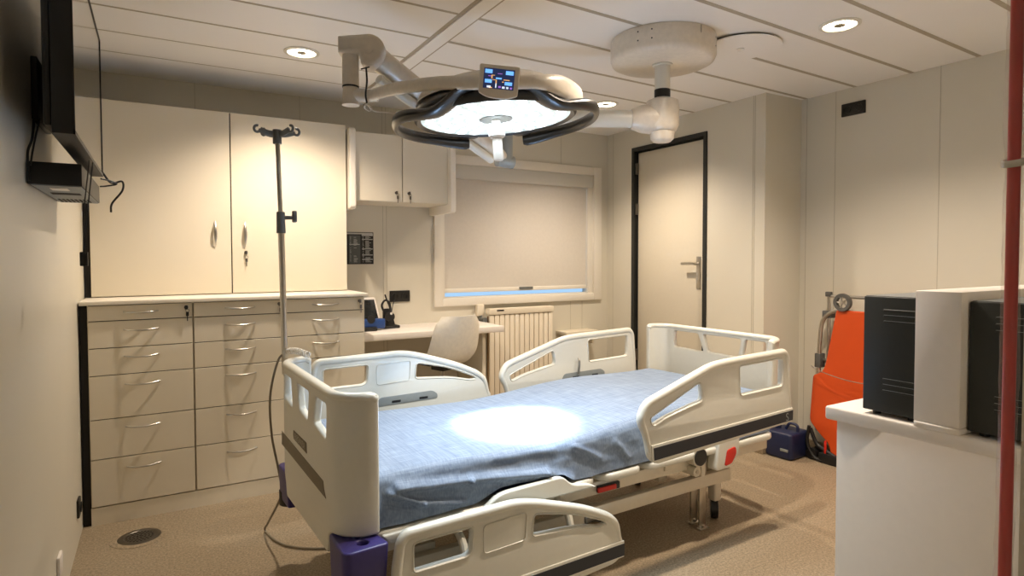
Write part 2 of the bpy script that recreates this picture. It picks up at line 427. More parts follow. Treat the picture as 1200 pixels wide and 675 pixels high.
# ------------------------------------------------------------------ ceiling downlights
def downlight(x, y, label, power=1.0):
    t = thing('ceiling_downlight', label, 'ceiling light', (x, y, HC), 0, 'round recessed ceiling downlights')
    bm = BM(); lathe(bm, [(0.098, 0.0), (0.099, -0.005), (0.092, -0.009), (0.080, -0.009), (0.077, -0.003)], seg=40)
    finish('trim_ring', bm, M['whitepaint'], t)
    bm = BM(); lathe(bm, [(0.078, -0.004), (0.06, -0.0025), (0.035, -0.0035), (0.0, -0.004)], seg=24)
    finish('lamp_glass', bm, M['bulb'], t)
    bm = BM()
    for k in range(14):
        a = 2*PI*k/14; box(bm, 0.03, 0.074, -0.002, 0.002, -0.0065, -0.004, mtx=Matrix.Rotation(a, 4, 'Z'))
    lathe(bm, [(0.027, -0.004), (0.026, -0.0075), (0.0, -0.0075)], seg=16)
    finish('reflector', bm, M['steel'], t)
    l = bpy.data.lights.new('downlight_beam', 'SPOT'); l.energy = DOWN_W*power; l.color = DOWN_C; l.spot_size = math.radians(134); l.spot_blend = 0.85; l.shadow_soft_size = 0.035
    o = bpy.data.objects.new('downlight_beam', l); COL.objects.link(o); o.parent = t; o.location = (0, 0, -0.03)
downlight(0.745, 3.68, 'round recessed downlight in the ceiling above the tall cupboards')
downlight(3.03, 3.73, 'round recessed downlight in the ceiling farthest back, between exam lamp and door')
downlight(3.05, 1.87, 'round recessed downlight in the ceiling nearest the high wall socket')
downlight(1.98, 1.86, 'round recessed downlight in the ceiling above the near side of the bed')
downlight(0.6, -0.9, 'unseen fill downlight added in the corridor ceiling behind the camera', 0.14)  # weak fill lamp, added out of view to lift the near side

# round ceiling cover plate
bm = BM(); lathe(bm, [(0.0, -0.022), (0.02, -0.022), (0.021, -0.0245), (0.019, -0.0245)], seg=24)
lathe(bm, [(0.0, -0.02), (0.17, -0.02), (0.212, -0.018), (0.215, -0.014), (0.20, -0.006), (0.0, -0.006)], seg=64)
o = finish('ceiling_cover_plate', bm, M['ceil']); o.location = (2.86, 2.33, HC)
bm = BM(); lathe(bm, [(0.0, 0.0), (0.195, 0.0), (0.195, -0.008), (0.0, -0.008)], seg=48); finish('spacer_ring', bm, M['gap'], o)
tag(o, 'flat round white cover plate on the ceiling beside the lamp mount', 'cover plate')

# ------------------------------------------------------------------ tall cupboards and drawer units
YD = 3.945
def bow_handle(bm, cx, cz, y, half=0.085, vertical=False):
    pts = []
    for k in range(13):
        t = -1+2*k/12; off = 0.024*(1-t*t)+0.004
        pts.append((cx+t*half, y-off, cz-0.006*(1-t*t)) if not vertical else (cx, y-off, cz+t*half))
    rr = [((0.0035, 0.0045) if not vertical else (0.0075*(1-(-1+2*k/12)**2)+0.002, 0.003)) for k in range(13)]
    sweep(bm, pts, rr, seg=10, up=(0, 0, 1) if not vertical else (0, 1, 0))
    for t in (-1, 1):
        if vertical: cyl(bm, (cx, y, cz+t*half*0.9), (cx, y-0.009, cz+t*half*0.9), 0.004, seg=10)
        else: cyl(bm, (cx+t*half*0.97, y, cz), (cx+t*half*0.97, y-0.009, cz), 0.004, seg=10)
def lock(bm, x, z, y, keyed=True):
    cyl(bm, (x, y, z), (x, y-0.008, z), 0.0105, seg=16); cyl(bm, (x, y-0.008, z), (x, y-0.018, z), 0.004, seg=8)
    box(bm, x-0.008, x+0.008, y-0.022, y-0.016, z-0.012, z+0.012, 0.003)
def keys(bm, x, z, y):
    t = bmesh.new(); lathe(t, [(0.009, -0.0008), (0.010, 0), (0.009, 0.0008), (0.008, 0), (0.009, -0.0008)], seg=16)
    merge(bm, t, 0, T(x, y-0.014, z-0.018) @ Matrix.Rotation(PI/2, 4, 'X'))
    box(bm, x-0.008, x+0.007, y-0.016, y-0.012, z-0.050, z-0.026, 0.002); box(bm, x-0.003, x+0.002, y-0.0155, y-0.0135, z-0.078, z-0.05)
ROWS = [1.198, 1.112, 0.964, 0.815, 0.576, 0.359, 0.101]
HZ = [1.160, 1.062, 0.915, 0.762, 0.525, 0.302]
UX = [(-0.327, 0.172), (0.178, 0.678), (0.684, 1.178)]
names_ = ['drawer unit with six drawers next to the left wall', 'middle drawer unit with six drawers behind the drip pole', 'drawer unit with six drawers beside the desk']
for k, (a, b) in enumerate(UX):
    u = thing('drawer_unit', 'cream ' + names_[k], 'drawer unit', ((a+b)/2, 4.3, 0), 0, 'cream drawer units under the cupboards')
    ox, oy = (a+b)/2, 4.3
    def ad(bm):
        bmesh.ops.translate(bm, vec=(-ox, -oy, 0), verts=bm.verts[:])
    bm = BM(); box(bm, a-0.0025, b+0.0025, YD+0.019, 4.685, 0.09, 1.2); box(bm, a-0.003, b+0.003, YD+0.004, 4.68, 0.0, 0.096, mi=0); ad(bm)
    finish('carcass', bm, [M['cab']], u, smooth=False)
    bm = BM(); box(bm, a+0.003, b-0.003, YD+0.0165, YD+0.0188, 0.099, 1.199); ad(bm); finish('shadow_gap', bm, M['gap'], u, smooth=False)
    for i in range(6):
        z1, z0 = ROWS[i]-0.0025, ROWS[i+1]+0.0025
        bm = BM(); box(bm, a+0.0015, b-0.0015, YD, YD+0.016, z0, z1, 0.0012, 1); ad(bm); d = finish('drawer', bm, M['cab'], u)
        bm = BM(); bow_handle(bm, (a+b)/2-0.004, HZ[i], YD, 0.083); ad(bm); finish('handle', bm, M['steel'], d)
        if i == 0:
            bm = BM(); lock(bm, b-0.032, 1.172, YD)
            keys(bm, b-0.026, 1.172, YD); ad(bm); finish('lock', bm, M['black'] if k == 0 else M['darksteel'], d)
    if k == 2:
        bm = BM(); box(bm, 1.1795, 1.1835, YD+0.02, 4.685, 0, 1.2); ad(bm); finish('side_panel', bm, M['cab'], u, smooth=False)
bm = BM(); box(bm, -0.362, 1.197, 3.92, 4.688, 1.2005, 1.222, 0.002)
tag(finish('countertop', bm, M['cabedge']), 'narrow cream countertop slab lying over the three drawer units', 'countertop')
bm = BM(); box(bm, -0.366, -0.3315, 3.965, 4.68, 0, 1.2); tag(finish('shade_strip', bm, M['gap']), 'dark narrow strip for the shade in the gap between the drawer units and the left wall', 'shade strip')  # solid dark box standing for the shade in the gap at the wall

YC2 = 4.30
def cupboard(name, label, x0, x1, z0, z1, y0, doors, grp):
    cx = (x0+x1)/2
    u = thing(name, label, 'cupboard', (cx, y0, z0), 0, grp)
    bm = BM(); box(bm, x0-cx, x1-cx, 0.019, YB-0.003-y0, 0, z1-z0); finish('carcass', bm, M['cab'], u, smooth=False)
    bm = BM(); box(bm, x0-cx+0.003, x1-cx-0.003, 0.0165, 0.0188, 0.003, z1-z0-0.003); finish('shadow_gap', bm, M['gap'], u, smooth=False)
    return u, cx
cb, cx = cupboard('tall_cupboard', 'large cream two-door cupboard standing on the countertop above the drawer units', -0.336, 1.163, 1.2235, 2.39, YC2, 2, None)
for i, (a, b) in enumerate(((-0.336, 0.4165), (0.4215, 1.163))):
    bm = BM(); box(bm, a+0.001-cx, b-0.001-cx, 0, 0.017, 0.004, 1.163, 0.001, 1); d = finish('door', bm, M['cab'], cb)
    bm = BM(); bow_handle(bm, (0.324, 0.499)[i]-cx, 1.607-1.2235, 0.0, 0.083, True); finish('handle', bm, M['steel'], d)
    if i:
        bm = BM(); lock(bm, 0.503-cx, 1.49-1.2235, 0); keys(bm, 0.505-cx, 1.478-1.2235, 0); finish('lock', bm, M['darksteel'], d)
bm = BM(); box(bm, -0.367, -0.340, 4.315, 4.68, 1.2235, 2.39); tag(finish('shade_strip', bm, M['gap']), 'dark narrow strip for the shade in the gap between the tall cupboard and the left wall', 'shade strip')  # shade of the narrow gap put in as a dark box
wc, cx = cupboard('wall_cupboard', 'small cream two-door wall cupboard hung above the desk, keys in both doors', 1.219, 1.946, 1.866, 2.352, YC2, 2, None)
for i, (a, b) in enumerate(((1.219, 1.578), (1.582, 1.946))):
    bm = BM(); box(bm, a+0.001-cx, b-0.001-cx, 0, 0.017, 0.002, 0.486, 0.001, 1); d = finish('door', bm, M['cab'], wc)
    bm = BM(); x = (1.53, 1.628)[i]; lock(bm, x-cx, 0.066, 0); keys(bm, x+0.008-cx, 0.070, 0); finish('lock', bm, M['darksteel'], d)
for a, b in ((1.176, 1.2185), (1.9465, 1.99)):
    bm = BM(); pts = rpoly([(4.245, 1.80), (4.685, 1.80), (4.685, 2.368), (4.245, 2.368)], [0.03, 0, 0, 0.03])
    plate(bm, [(p[0]-YC2, p[1]-1.866) for p in pts], thick=b-a, bev=0.006, mtx=T((a+b)/2-cx, 0, 0) @ Matrix.Rotation(PI/2, 4, 'Z') @ XZ)
    finish('side_panel', bm, M['cabedge'], wc)

# ------------------------------------------------------------------ desk, radiator, desk items
dk = thing('desk', 'white wall-mounted desk top beside the drawer units under the wall cupboard', 'desk', (1.76, 4.4, 0))
def dloc(bm): bmesh.ops.translate(bm, vec=(-1.76, -4.4, 0), verts=bm.verts[:])
bm = BM(); box(bm, 1.187, 2.36, 4.15, 4.688, 0.868, 0.915, 0.004); dloc(bm); finish('desk_top', bm, M['white'], dk)
bm = BM(); box(bm, 2.20, 2.23, 4.22, 4.688, 0.0, 0.868, 0.002); dloc(bm); finish('leg', bm, M['cab'], dk)
bm = BM(); box(bm, 1.19, 1.215, 4.22, 4.688, 0.0, 0.868, 0.002); dloc(bm); finish('leg', bm, M['cab'], dk)

rd = thing('radiator', 'tall cream column radiator on the back wall below the window', 'radiator', (2.8, 4.62, 0.12))
bm = BM(); n = 13; x0, x1 = 2.45, 3.108; p_ = (x1-x0)/n
for k in range(n):
    xa = x0+k*p_
    if k < 12 or True: box(bm, xa+0.003-2.8, xa+p_-0.003-2.8, -0.05, -0.005, 0.02, 0.84, 0.006)
finish('columns', bm, M['rad'], rd)
bm = BM(); box(bm, x0-2.8, x1-2.8, -0.03, -0.01, 0.03, 0.83); finish('core', bm, M['radgap'], rd, smooth=False)
bm = BM(); box(bm, x0-0.005-2.8, x1+0.005-2.8, -0.058, 0.01, 0.842, 0.895, 0.005); finish('top_grille', bm, M['rad'], rd)
bm = BM(); box(bm, x0-2.8, x1-2.8, -0.055, 0.01, -0.005, 0.02, 0.005); finish('bottom_rail', bm, M['rad'], rd)
bm = BM(); box(bm, -0.28, -0.21, -0.0605, -0.056, 0.872, 0.884, 0.001); finish('badge', bm, M['black'], rd)
bm = BM(); cyl(bm, (-0.39, 0.03, 0.30), (-0.39, 0.03, 0.84), 0.010); cyl(bm, (-0.39, 0.03, 0.80), (-0.39, -0.05, 0.80), 0.022); cyl(bm, (-0.39, 0.0, 0.80), (-0.34, 0.0, 0.80), 0.014); finish('valve', bm, M['pvcgrey'], rd)
bm = BM(); box(bm, -0.43, -0.36, 0.02, 0.066, 0.83, 0.93, 0.008); finish('thermostat_head', bm, M['rad'], rd)
for x in (2.55, 3.0):
    bm = BM(); box(bm, x-0.015-2.8, x+0.015-2.8, -0.02, 0.068, 0.70, 0.74); finish('bracket', bm, M['rad'], rd)
    bm = BM(); box(bm, x-0.015-2.8, x+0.015-2.8, -0.03, 0.0, -0.12, 0.0); finish('foot', bm, M['rad'], rd)

# poster
def fillrow(bm, x0, x1, z0, z1, mi): box(bm, x0, x1, -0.0035, -0.002, z0, z1, mi=mi)
bm = BM(); box(bm, -0.105, 0.105, -0.0025, 0, -0.125, 0.125)
random.seed(11)
fillrow(bm, -0.105, 0.098, 0.108, 0.120, 1); fillrow(bm, -0.088, 0.0, -0.118, 0.1, 2)
box(bm, 0.012, 0.1, -0.0036, -0.0025, 0.096, 0.112, mi=1)
for z in (0.07, -0.005, -0.052, -0.086): box(bm, 0.014, 0.098, -0.0036, -0.0025, z-0.004, z+0.002, mi=1)
box(bm, -0.085, -0.005, -0.0045, -0.0035, 0.026, 0.032, mi=1)
z = 0.09
while z > -0.112:
    for (xa, xb) in ((-0.08, -0.072), (-0.052, -0.02), (0.018, 0.028), (0.04, 0.09)):
        if random.random() < 0.85 and not (xa == -0.052 and -0.07 < z < 0.02 and random.random() < 0.5):
            ww = (xb-xa)*random.uniform(0.55, 1); box(bm, xa, xa+ww, -0.0045, -0.0035, z-0.0014, z+0.0014, mi=1)
    z -= 0.0068
bmesh.ops.translate(bm, vec=(1.372, YB-0.001, 1.53), verts=bm.verts[:])
o = finish('wall_chart', bm, [M['black'], mat('chart_white', (190, 190, 186), 0.6), mat('chart_grey', (84, 88, 86), 0.6)], smooth=False)
tag(o, 'black wall chart with rows of white print on the wall above the desk', 'poster')

# desk phone / tablet dock, headset, cables
tb = thing('desk_phone', 'white-framed screen phone with a blue base at the left end of the desk', 'phone', (1.375, 4.40, 0.9155), 0)
bm = BM(); bx = rpoly([(-0.15, 0.06), (0.075, 0.06), (0.045, 0.245), (-0.15, 0.245)], 0.012)
ti = T(0, 0.03, 0) @ Matrix.Rotation(math.radians(-14), 4, 'X')
plate(bm, bx, thick=0.02, bev=0.004, mtx=ti @ XZ); finish('casing', bm, M['white'], tb)
bm = BM(); plate(bm, rpoly([(-0.14, 0.072), (0.058, 0.072), (0.035, 0.228), (-0.14, 0.228)], 0.003), thick=0.004, bev=0.001, mtx=ti @ T(0, -0.011, 0) @ XZ)
finish('screen', bm, M['tabscr'], tb)
bm = BM(); box(bm, -0.12, 0.09, -0.03, 0.05, 0.012, 0.085, 0.012, 3); finish('base', bm, M['blue'], tb)
bm = BM(); box(bm, -0.12, 0.02, -0.06, 0.03, 0.0, 0.03, 0.008); cyl(bm, (-0.02, -0.028, 0.085), (-0.02, -0.034, 0.085), 0.03, seg=24); finish('stand', bm, M['black'], tb)
hs = thing('headset_dock', 'black telephone headset hooked on its charging dock on the desk', 'headset', (1.525, 4.49, 0.9155))
bm = BM(); box(bm, -0.05, 0.08, -0.05, 0.05, 0.0, 0.022, 0.008); plate(bm, rpoly([(-0.04, 0.015), (0.055, 0.015), (0.03, 0.15), (-0.03, 0.15)], 0.012), thick=0.03, bev=0.005, mtx=Matrix.Rotation(math.radians(-12), 4, 'X') @ XZ); finish('dock', bm, M['black'], hs)
bm = BM(); pts = smooth_path([(-0.045, -0.02, 0.14), (-0.055, -0.02, 0.18), (-0.03, -0.02, 0.215), (0.0, -0.02, 0.20), (0.012, -0.02, 0.16), (0.01, -0.03, 0.11)], 6)
sweep(bm, pts, 0.008, seg=10); pts = smooth_path([(0.015, -0.03, 0.11), (0.0, -0.03, 0.17), (-0.025, -0.03, 0.235), (-0.033, -0.03, 0.26)], 5); sweep(bm, pts, 0.006, seg=8)
cyl(bm, (0.0, -0.028, 0.09), (0.0, -0.052, 0.09), 0.036, seg=24); finish('headset', bm, M['black'], hs)
bm = BM(); cyl(bm, (0.008, -0.053, 0.115), (0.008, -0.055, 0.115), 0.010, seg=12); finish('status_badge', bm, M['whitecable'], hs)
bm = BM(); sweep(bm, smooth_path([(1.575, 4.50, 0.935), (1.59, 4.60, 0.99), (1.62, 4.655, 1.07), (1.645, 4.672, 1.13)], 6), 0.0035, seg=8)
tag(finish('power_cord', bm, M['black']), 'short black power cord from the headset dock up to the wall socket', 'cord')

# office shell chair
ch = thing('shell_chair', 'white plastic shell swivel chair pushed up to the desk', 'chair', (1.70, 3.87, 0), math.radians(-160))
def shell():
    bm = BM(); nu, nv = 20, 22; g = []
    for i in range(nu+1):
        t = i/nu
        # profile in local (y, z): seat front -> seat back -> top of backrest ; chair faces -Y local
        P = [Vector((0, -0.20, 0.487)), Vector((0, -0.15, 0.478)), Vector((0, 0.0, 0.458)), Vector((0, 0.12, 0.465)), Vector((0, 0.19, 0.52)), Vector((0, 0.225, 0.66)), Vector((0, 0.25, 0.81))]
        q = smooth_path(P, 12); p = q[min(len(q)-1, int(round(t*(len(q)-1))))]
        hw_ = 0.245 if t < 0.62 else 0.245-0.03*((t-0.62)/0.38)
        if t > 0.86: hw_ *= 0.72+0.28*math.sqrt(max(0.0, 1-((t-0.86)/0.14)**2))
        if t < 0.08: hw_ *= 0.85+0.15*t/0.08
        row = []
        for j in range(nv+1):
            s = -1+2*j/nv; e = abs(s)**2.6
            lift = 0.06*e*(1 if t < 0.6 else max(0, 1-(t-0.6)/0.25)); fwd = -0.085*e*(0 if t < 0.35 else min(1, (t-0.35)/0.25))
            row.append(bm.verts.new((s*hw_, p.y+fwd, p.z+lift)))
        g.append(row)
    for i in range(nu):
        for j in range(nv): bm.faces.new((g[i][j], g[i][j+1], g[i+1][j+1], g[i+1][j]))
    bmesh.ops.recalc_face_normals(bm, faces=bm.faces[:])
    r = bmesh.ops.solidify(bm, geom=bm.faces[:], thickness=0.007)
    return bm
CHZ = 0.255
bm = shell(); bmesh.ops.translate(bm, vec=(0, 0, CHZ), verts=bm.verts[:]); so = finish('seat_shell', bm, M['shell'], ch, angle=60)
bm = BM(); box(bm, -0.19, 0.19, -0.235, 0.08, 0.474, 0.502, 0.013, 3); bmesh.ops.translate(bm, vec=(0, 0, CHZ), verts=bm.verts[:]); finish('seat_pad', bm, M['black'], ch)
bm = BM(); cyl(bm, (0, 0, 0.12), (0, 0, 0.40), 0.024); cyl(bm, (0, 0, 0.25), (0, 0, 0.44+CHZ), 0.015); finish('gas_lift', bm, M['steel'], ch)
bm = BM(); box(bm, -0.05, 0.05, -0.06, 0.06, 0.43+CHZ-0.01, 0.457+CHZ, 0.006); sweep(bm, smooth_path([(-0.02, 0.02, 0.435+CHZ), (-0.12, 0.04, 0.425+CHZ), (-0.21, 0.02, 0.395+CHZ)], 5), [(0.013, 0.009)]*11, seg=8); finish('mechanism', bm, M['black'], ch)
for k in range(5):
    a = 2*PI*k/5+0.3; d = Vector((math.cos(a), math.sin(a), 0))
    bm = BM(); sweep(bm, [d*0.02+Vector((0, 0, 0.13)), d*0.15+Vector((0, 0, 0.11)), d*0.29+Vector((0, 0, 0.075))], [0.022, 0.018, 0.013], seg=10); lg = finish('leg', bm, M['steel'], ch)
    bm = BM(); e = d*0.285; n = Vector((-d.y, d.x, 0))
    for s in (-1, 1): cyl(bm, e+n*s*0.006+Vector((0, 0, 0.028)), e+n*s*0.022+Vector((0, 0, 0.028)), 0.028, seg=20)
    cyl(bm, e+Vector((0, 0, 0.03)), e+Vector((0, 0, 0.075)), 0.008, seg=10); finish('caster', bm, M['black'], lg)

# small wall shelf in the far corner
sh = thing('wall_shelf', 'small cream shelf in the far corner between radiator and door', 'shelf', (3.42, 4.68, 0.77))
bm = BM(); box(bm, -0.2, 0.17, -0.16, 0.008, -0.035, 0, 0.004); finish('shelf_board', bm, M['cab'], sh)
for x in (-0.12, 0.14):
    bm = BM(); box(bm, x-0.012, x+0.012, -0.12, 0.008, -0.13, -0.035, 0.002); finish('bracket', bm, M['cab'], sh)

# floor drain
dr = thing('floor_drain', 'round steel floor drain in the vinyl floor in front of the drawers', 'drain', (-0.103, 3.676, 0))
bm = BM(); lathe(bm, [(0.135, 0.0005), (0.134, 0.002), (0.102, 0.003), (0.098, 0.002), (0.0, 0.002)], seg=48); finish('flange', bm, M['floor'], dr)
bm = BM(); lathe(bm, [(0.099, 0.0025), (0.095, 0.004), (0.072, 0.0045), (0.070, 0.003), (0.0, 0.003)], seg=48); gr = finish('steel_ring', bm, M['darksteel'], dr)
bm = BM()
for r, n in ((0.012, 5), (0.028, 10), (0.044, 16), (0.059, 22)):
    for k in range(n):
        a = 2*PI*k/n; cyl(bm, (r*math.cos(a), r*math.sin(a), 0.003), (r*math.cos(a), r*math.sin(a), 0.0034), 0.0055, seg=8)
finish('grate_holes', bm, M['gap'], dr)

# ------------------------------------------------------------------ television and box on left wall
tv = thing('television', 'large black flat television on a wall arm on the left wall', 'television', (XL, 2.69, 2.10))
tx = -0.2-XL
bm = BM(); box(bm, tx-0.052, tx-0.001, -0.53, 0.53, -0.29, 0.305, 0.003); box(bm, tx-0.072, tx-0.052, -0.525, 0.50, -0.27, 0.20, 0.008)
for q in ((-0.53, -0.524, -0.29, 0.305), (0.521, 0.53, -0.29, 0.305), (-0.53, 0.53, -0.29, -0.277), (-0.53, 0.53, 0.298, 0.305)): box(bm, tx-0.002, tx+0.003, q[0], q[1], q[2], q[3])
finish('casing', bm, M['black'], tv)
bm = BM(); box(bm, tx-0.0035, tx, -0.52, 0.523, -0.275, 0.298, 0.0); finish('screen', bm, M['tvglass'], tv, smooth=False)
bm = BM(); box(bm, 0.001, 0.02, 0.0, 0.3, -0.16, 0.06, 0.003); box(bm, 0.02, 0.105, 0.1, 0.2, -0.1, 0.12, 0.004); finish('wall_bracket', bm, M['black'], tv)
bb = thing('media_box', 'flat black equipment box hung on the left wall below the television', 'media box', (XL+0.003, 2.93, 1.70))
bm = BM(); box(bm, 0.0, 0.15, -0.38, 0.36, 0.0, 0.075, 0.002); finish('casing', bm, M['black'], bb)
bm = BM(); box(bm, 0.01, 0.145, -0.37, 0.35, -0.003, 0.0); finish('underside_plate', bm, M['greyslot'], bb, smooth=False)
bm = BM(); box(bm, 0.05, 0.10, -0.30, -0.22, -0.0045, -0.003); finish('label', bm, M['white'], bb, smooth=False)
bm = BM(); box(bm, 0.03, 0.12, -0.12, -0.05, -0.0045, -0.003); finish('port_cover', bm, M['gap'], bb, smooth=False)
bm = BM()
for k in range(8): box(bm, 0.02+k*0.014, 0.028+k*0.014, 0.16, 0.3, -0.0045, -0.003)
finish('vent_slots', bm, M['gap'], bb, smooth=False)
bm = BM(); sweep(bm, smooth_path([(-0.2, 3.22, 1.83), (-0.17, 3.26, 1.79), (-0.13, 3.27, 1.80), (-0.13, 3.28, 1.76), (-0.17, 3.28, 1.70), (-0.175, 3.28, 1.66)], 8), 0.0045, seg=8)
sweep(bm, smooth_path([(-0.205, 3.2, 1.80), (-0.17, 3.23, 1.795), (-0.15, 3.25, 1.785), (-0.19, 3.26, 1.775), (-0.21, 3.24, 1.77)], 8), 0.0035, seg=8)
tag(finish('tv_cable', bm, M['black']), 'looped black cable sticking out beyond the television far corner', 'cable')
bm = BM(); sweep(bm, smooth_path([(-0.345, 2.56, 1.92), (-0.35, 2.55, 1.85), (-0.362, 2.545, 1.80), (-0.36, 2.54, 1.71)], 8), 0.004, seg=8)
sweep(bm, smooth_path([(-0.33, 2.56, 1.92), (-0.345, 2.545, 1.83), (-0.355, 2.54, 1.76)], 8), 0.003, seg=8)
tag(finish('tv_cable', bm, M['black']), 'thin black cables hanging against the left wall beside the black box', 'cable')
bm = BM(); sweep(bm, [(-0.2, 2.62, 1.80), (-0.214, 2.6, 1.66), (-0.222, 2.6, 1.475)], 0.0022, seg=6); sweep(bm, [(-0.195, 2.68, 1.80), (-0.214, 2.605, 1.56), (-0.219, 2.6, 1.475)], 0.0022, seg=6)
pc = finish('pull_cord', bm, M['black']); tag(pc, 'thin black hanging cord with a small clip below the television', 'cord')
bm = BM(); box(bm, -0.233, -0.209, 2.592, 2.608, 1.425, 1.475, 0.003); finish('clip', bm, M['black'], pc)

# ------------------------------------------------------------------ hospital bed (local frame: X from foot to head, Y away from camera)
BX, BY, BPHI = 0.518, 2.535, 0.034
bed = thing('hospital_bed', 'cream adjustable hospital bed with moulded boards and side rails under the surgical lamp', 'bed', (BX, BY, 0), BPHI)
BL = 2.5
def bend_board(bm, half=0.465, r=0.11, head=False):
    """bend a flat board (x = distance along the face from its middle, y = height, z = thickness, + outwards) around its two wing curves"""
    a = half-r; L = r*PI/2
    def f(co):
        s, z, t = co.x, co.y, co.z
        sg = 1 if s >= 0 else -1; q = abs(s)
        if q <= a: v, u, nv, nu = q, 0.0, 0.0, -1.0
        elif q <= a+L:
            th = (q-a)/r; v = a+r*math.sin(th); u = r-r*math.cos(th); nv, nu = math.sin(th), -math.cos(th)
        else: v, u, nv, nu = a+r, r+(q-a-L), 1.0, 0.0
        v += nv*t; u += nu*t
        v *= sg
        return Vector((BL-u, v, z)) if head else Vector((u, v, z))
    for v in bm.verts: v.co = f(v.co)
def cut_x(bm, xs):
    for x in xs:
        bmesh.ops.bisect_plane(bm, geom=bm.verts[:]+bm.edges[:]+bm.faces[:], plane_co=(x, 0, 0), plane_no=(1, 0, 0))
def board(name, head, out, holes, rimr=0.017):
    half, r = 0.465, 0.11; a = half-r; L = r*PI/2; tot = a+L+0.02
    t = plate_bm(out, holes, 0.032, 0.009, 3)
    cs = [s*(a+L*k/10) for s in (-1, 1) for k in range(11)]
    cut_x(t, cs); bend_board(t, half, r, head)
    bm = BM(); merge(bm, t)
    # rolled top edge
    pts = []
    ztop = max(p[1] for p in out)-0.012
    for k in range(61):
        s = -tot+2*tot*k/60; pts.append(Vector((s*0.985, ztop-(0.012 if abs(s) > tot*0.97 else 0), 0)))
    tb_ = bmesh.new(); sweep(tb_, pts, None or 0.02, seg=14, flat=(0.021, 0.017), up=(0, 1, 0)); bend_board(tb_, half, r, head); merge(bm, tb_)
    return finish(name, bm, M['bed'], bed, angle=50)
a_, L_ = 0.355, 0.11*PI/2
# foot end: local x of the plate is v ; near side is negative
tot = a_+L_+0.02
out = [(-tot, 0.478), (-a_-0.02, 0.475), (-a_+0.01, 0.455), (-a_+0.02, 0.385), (a_-0.02, 0.37), (a_-0.0, 0.44), (a_+0.03, 0.475), (tot, 0.478), (tot, 0.978), (-tot, 0.978)]
out = rpoly(out, [0.01, 0.03, 0.03, 0.02, 0.02, 0.03, 0.03, 0.01, 0.02, 0.02])
holes = [rpoly([(0.22, 0.925), (0.385, 0.925), (0.37, 0.82), (0.20, 0.805)], 0.016), rpoly([(-0.085, 0.925), (0.115, 0.925), (0.08, 0.825), (-0.06, 0.81)], 0.016), rpoly([(-0.335, 0.925), (-0.19, 0.925), (-0.15, 0.82), (-0.325, 0.80)], 0.016)]
fb_ = board('footboard', False, out, holes)
def face_plate(pts, thick, y=-0.0165):   # thin plate laid on the outer face of the footboard
    bm = BM(); plate(bm, pts, thick=thick, bev=min(0.0006, thick/3))
    for v in bm.verts: v.co = Vector((y-v.co.z, v.co.x, v.co.y))
    return bm
bm = face_plate([(-0.325, 0.582), (-0.30, 0.61), (-0.29, 0.636), (0.415, 0.65), (0.42, 0.588)], 0.002); finish('stripe', bm, M['taupe'], fb_, smooth=False)
bm = face_plate([(-0.05, 0.672), (0.17, 0.675), (0.18, 0.69), (0.174, 0.712), (-0.045, 0.714)], 0.003, -0.017); o = finish('name_plate', bm, M['taupe'], fb_, smooth=False)
bm = text_bm('ELEGANZA', 0.036, 0.0004)
for v in bm.verts: v.co = Vector((-0.0192-v.co.z, 0.062-v.co.x*0.98, 0.693+v.co.y))
finish('lettering', bm, mat('letter_silver', (178, 172, 156), 0.4), o, smooth=False)
# head end
out = rpoly([(-tot, 0.55), (-a_, 0.50), (a_, 0.50), (tot, 0.55), (tot, 0.998), (-tot, 0.998)], 0.02)
holes = [rpoly([(0.135, 0.962), (0.335, 0.962), (0.335, 0.855), (0.09, 0.85)], 0.016), rpoly([(-0.19, 0.962), (0.095, 0.962), (0.055, 0.855), (-0.17, 0.85)], 0.016), rpoly([(-0.36, 0.962), (-0.22, 0.962), (-0.20, 0.862), (-0.36, 0.862)], 0.016)]
board('headboard', True, out, holes)

# corner bumpers (purple)
def bumper(x, y, sx, sy, label=None):
    bm = BM()
    pts = rpoly([(-0.05, -0.085), (0.115, -0.075), (0.10, 0.03), (0.02, 0.11), (-0.045, 0.11)], [0.035, 0.02, 0.02, 0.02, 0.015])
    plate(bm, pts, [[(0.035+0.020*math.cos(a), -0.022+0.020*math.sin(a)) for a in [2*PI*k/20 for k in range(20)]], [(0.035+0.011*math.cos(a), 0.030+0.011*math.sin(a)) for a in [2*PI*k/16 for k in range(16)]]], 0.16, 0.008)
    for v in bm.verts:
        t = (0.08-v.co.z)/0.16; k = 1-0.08*max(0, t)
        v.co = Vector((x+sx*v.co.x*k, y+sy*v.co.y*k, 0.392+v.co.z))
    return finish('corner_bumper', bm, M['purple'], bed)
for (x, y, sx, sy) in ((0.025, -0.475, 1, 1), (0.03, 0.43, 1, -1)):
    o = bumper(x, y, sx, sy)
    bm = BM(); cyl(bm, (x+sx*0.0, y-sy*0.04, 0.285), (x, y-sy*0.04, 0.35), 0.052, seg=24); cyl(bm, (x+sx*0.03, y-sy*0.02, 0.335), (x+sx*0.03, y-sy*0.02, 0.43), 0.02, seg=16)
    finish('bumper_wheel', bm, M['black'], o)

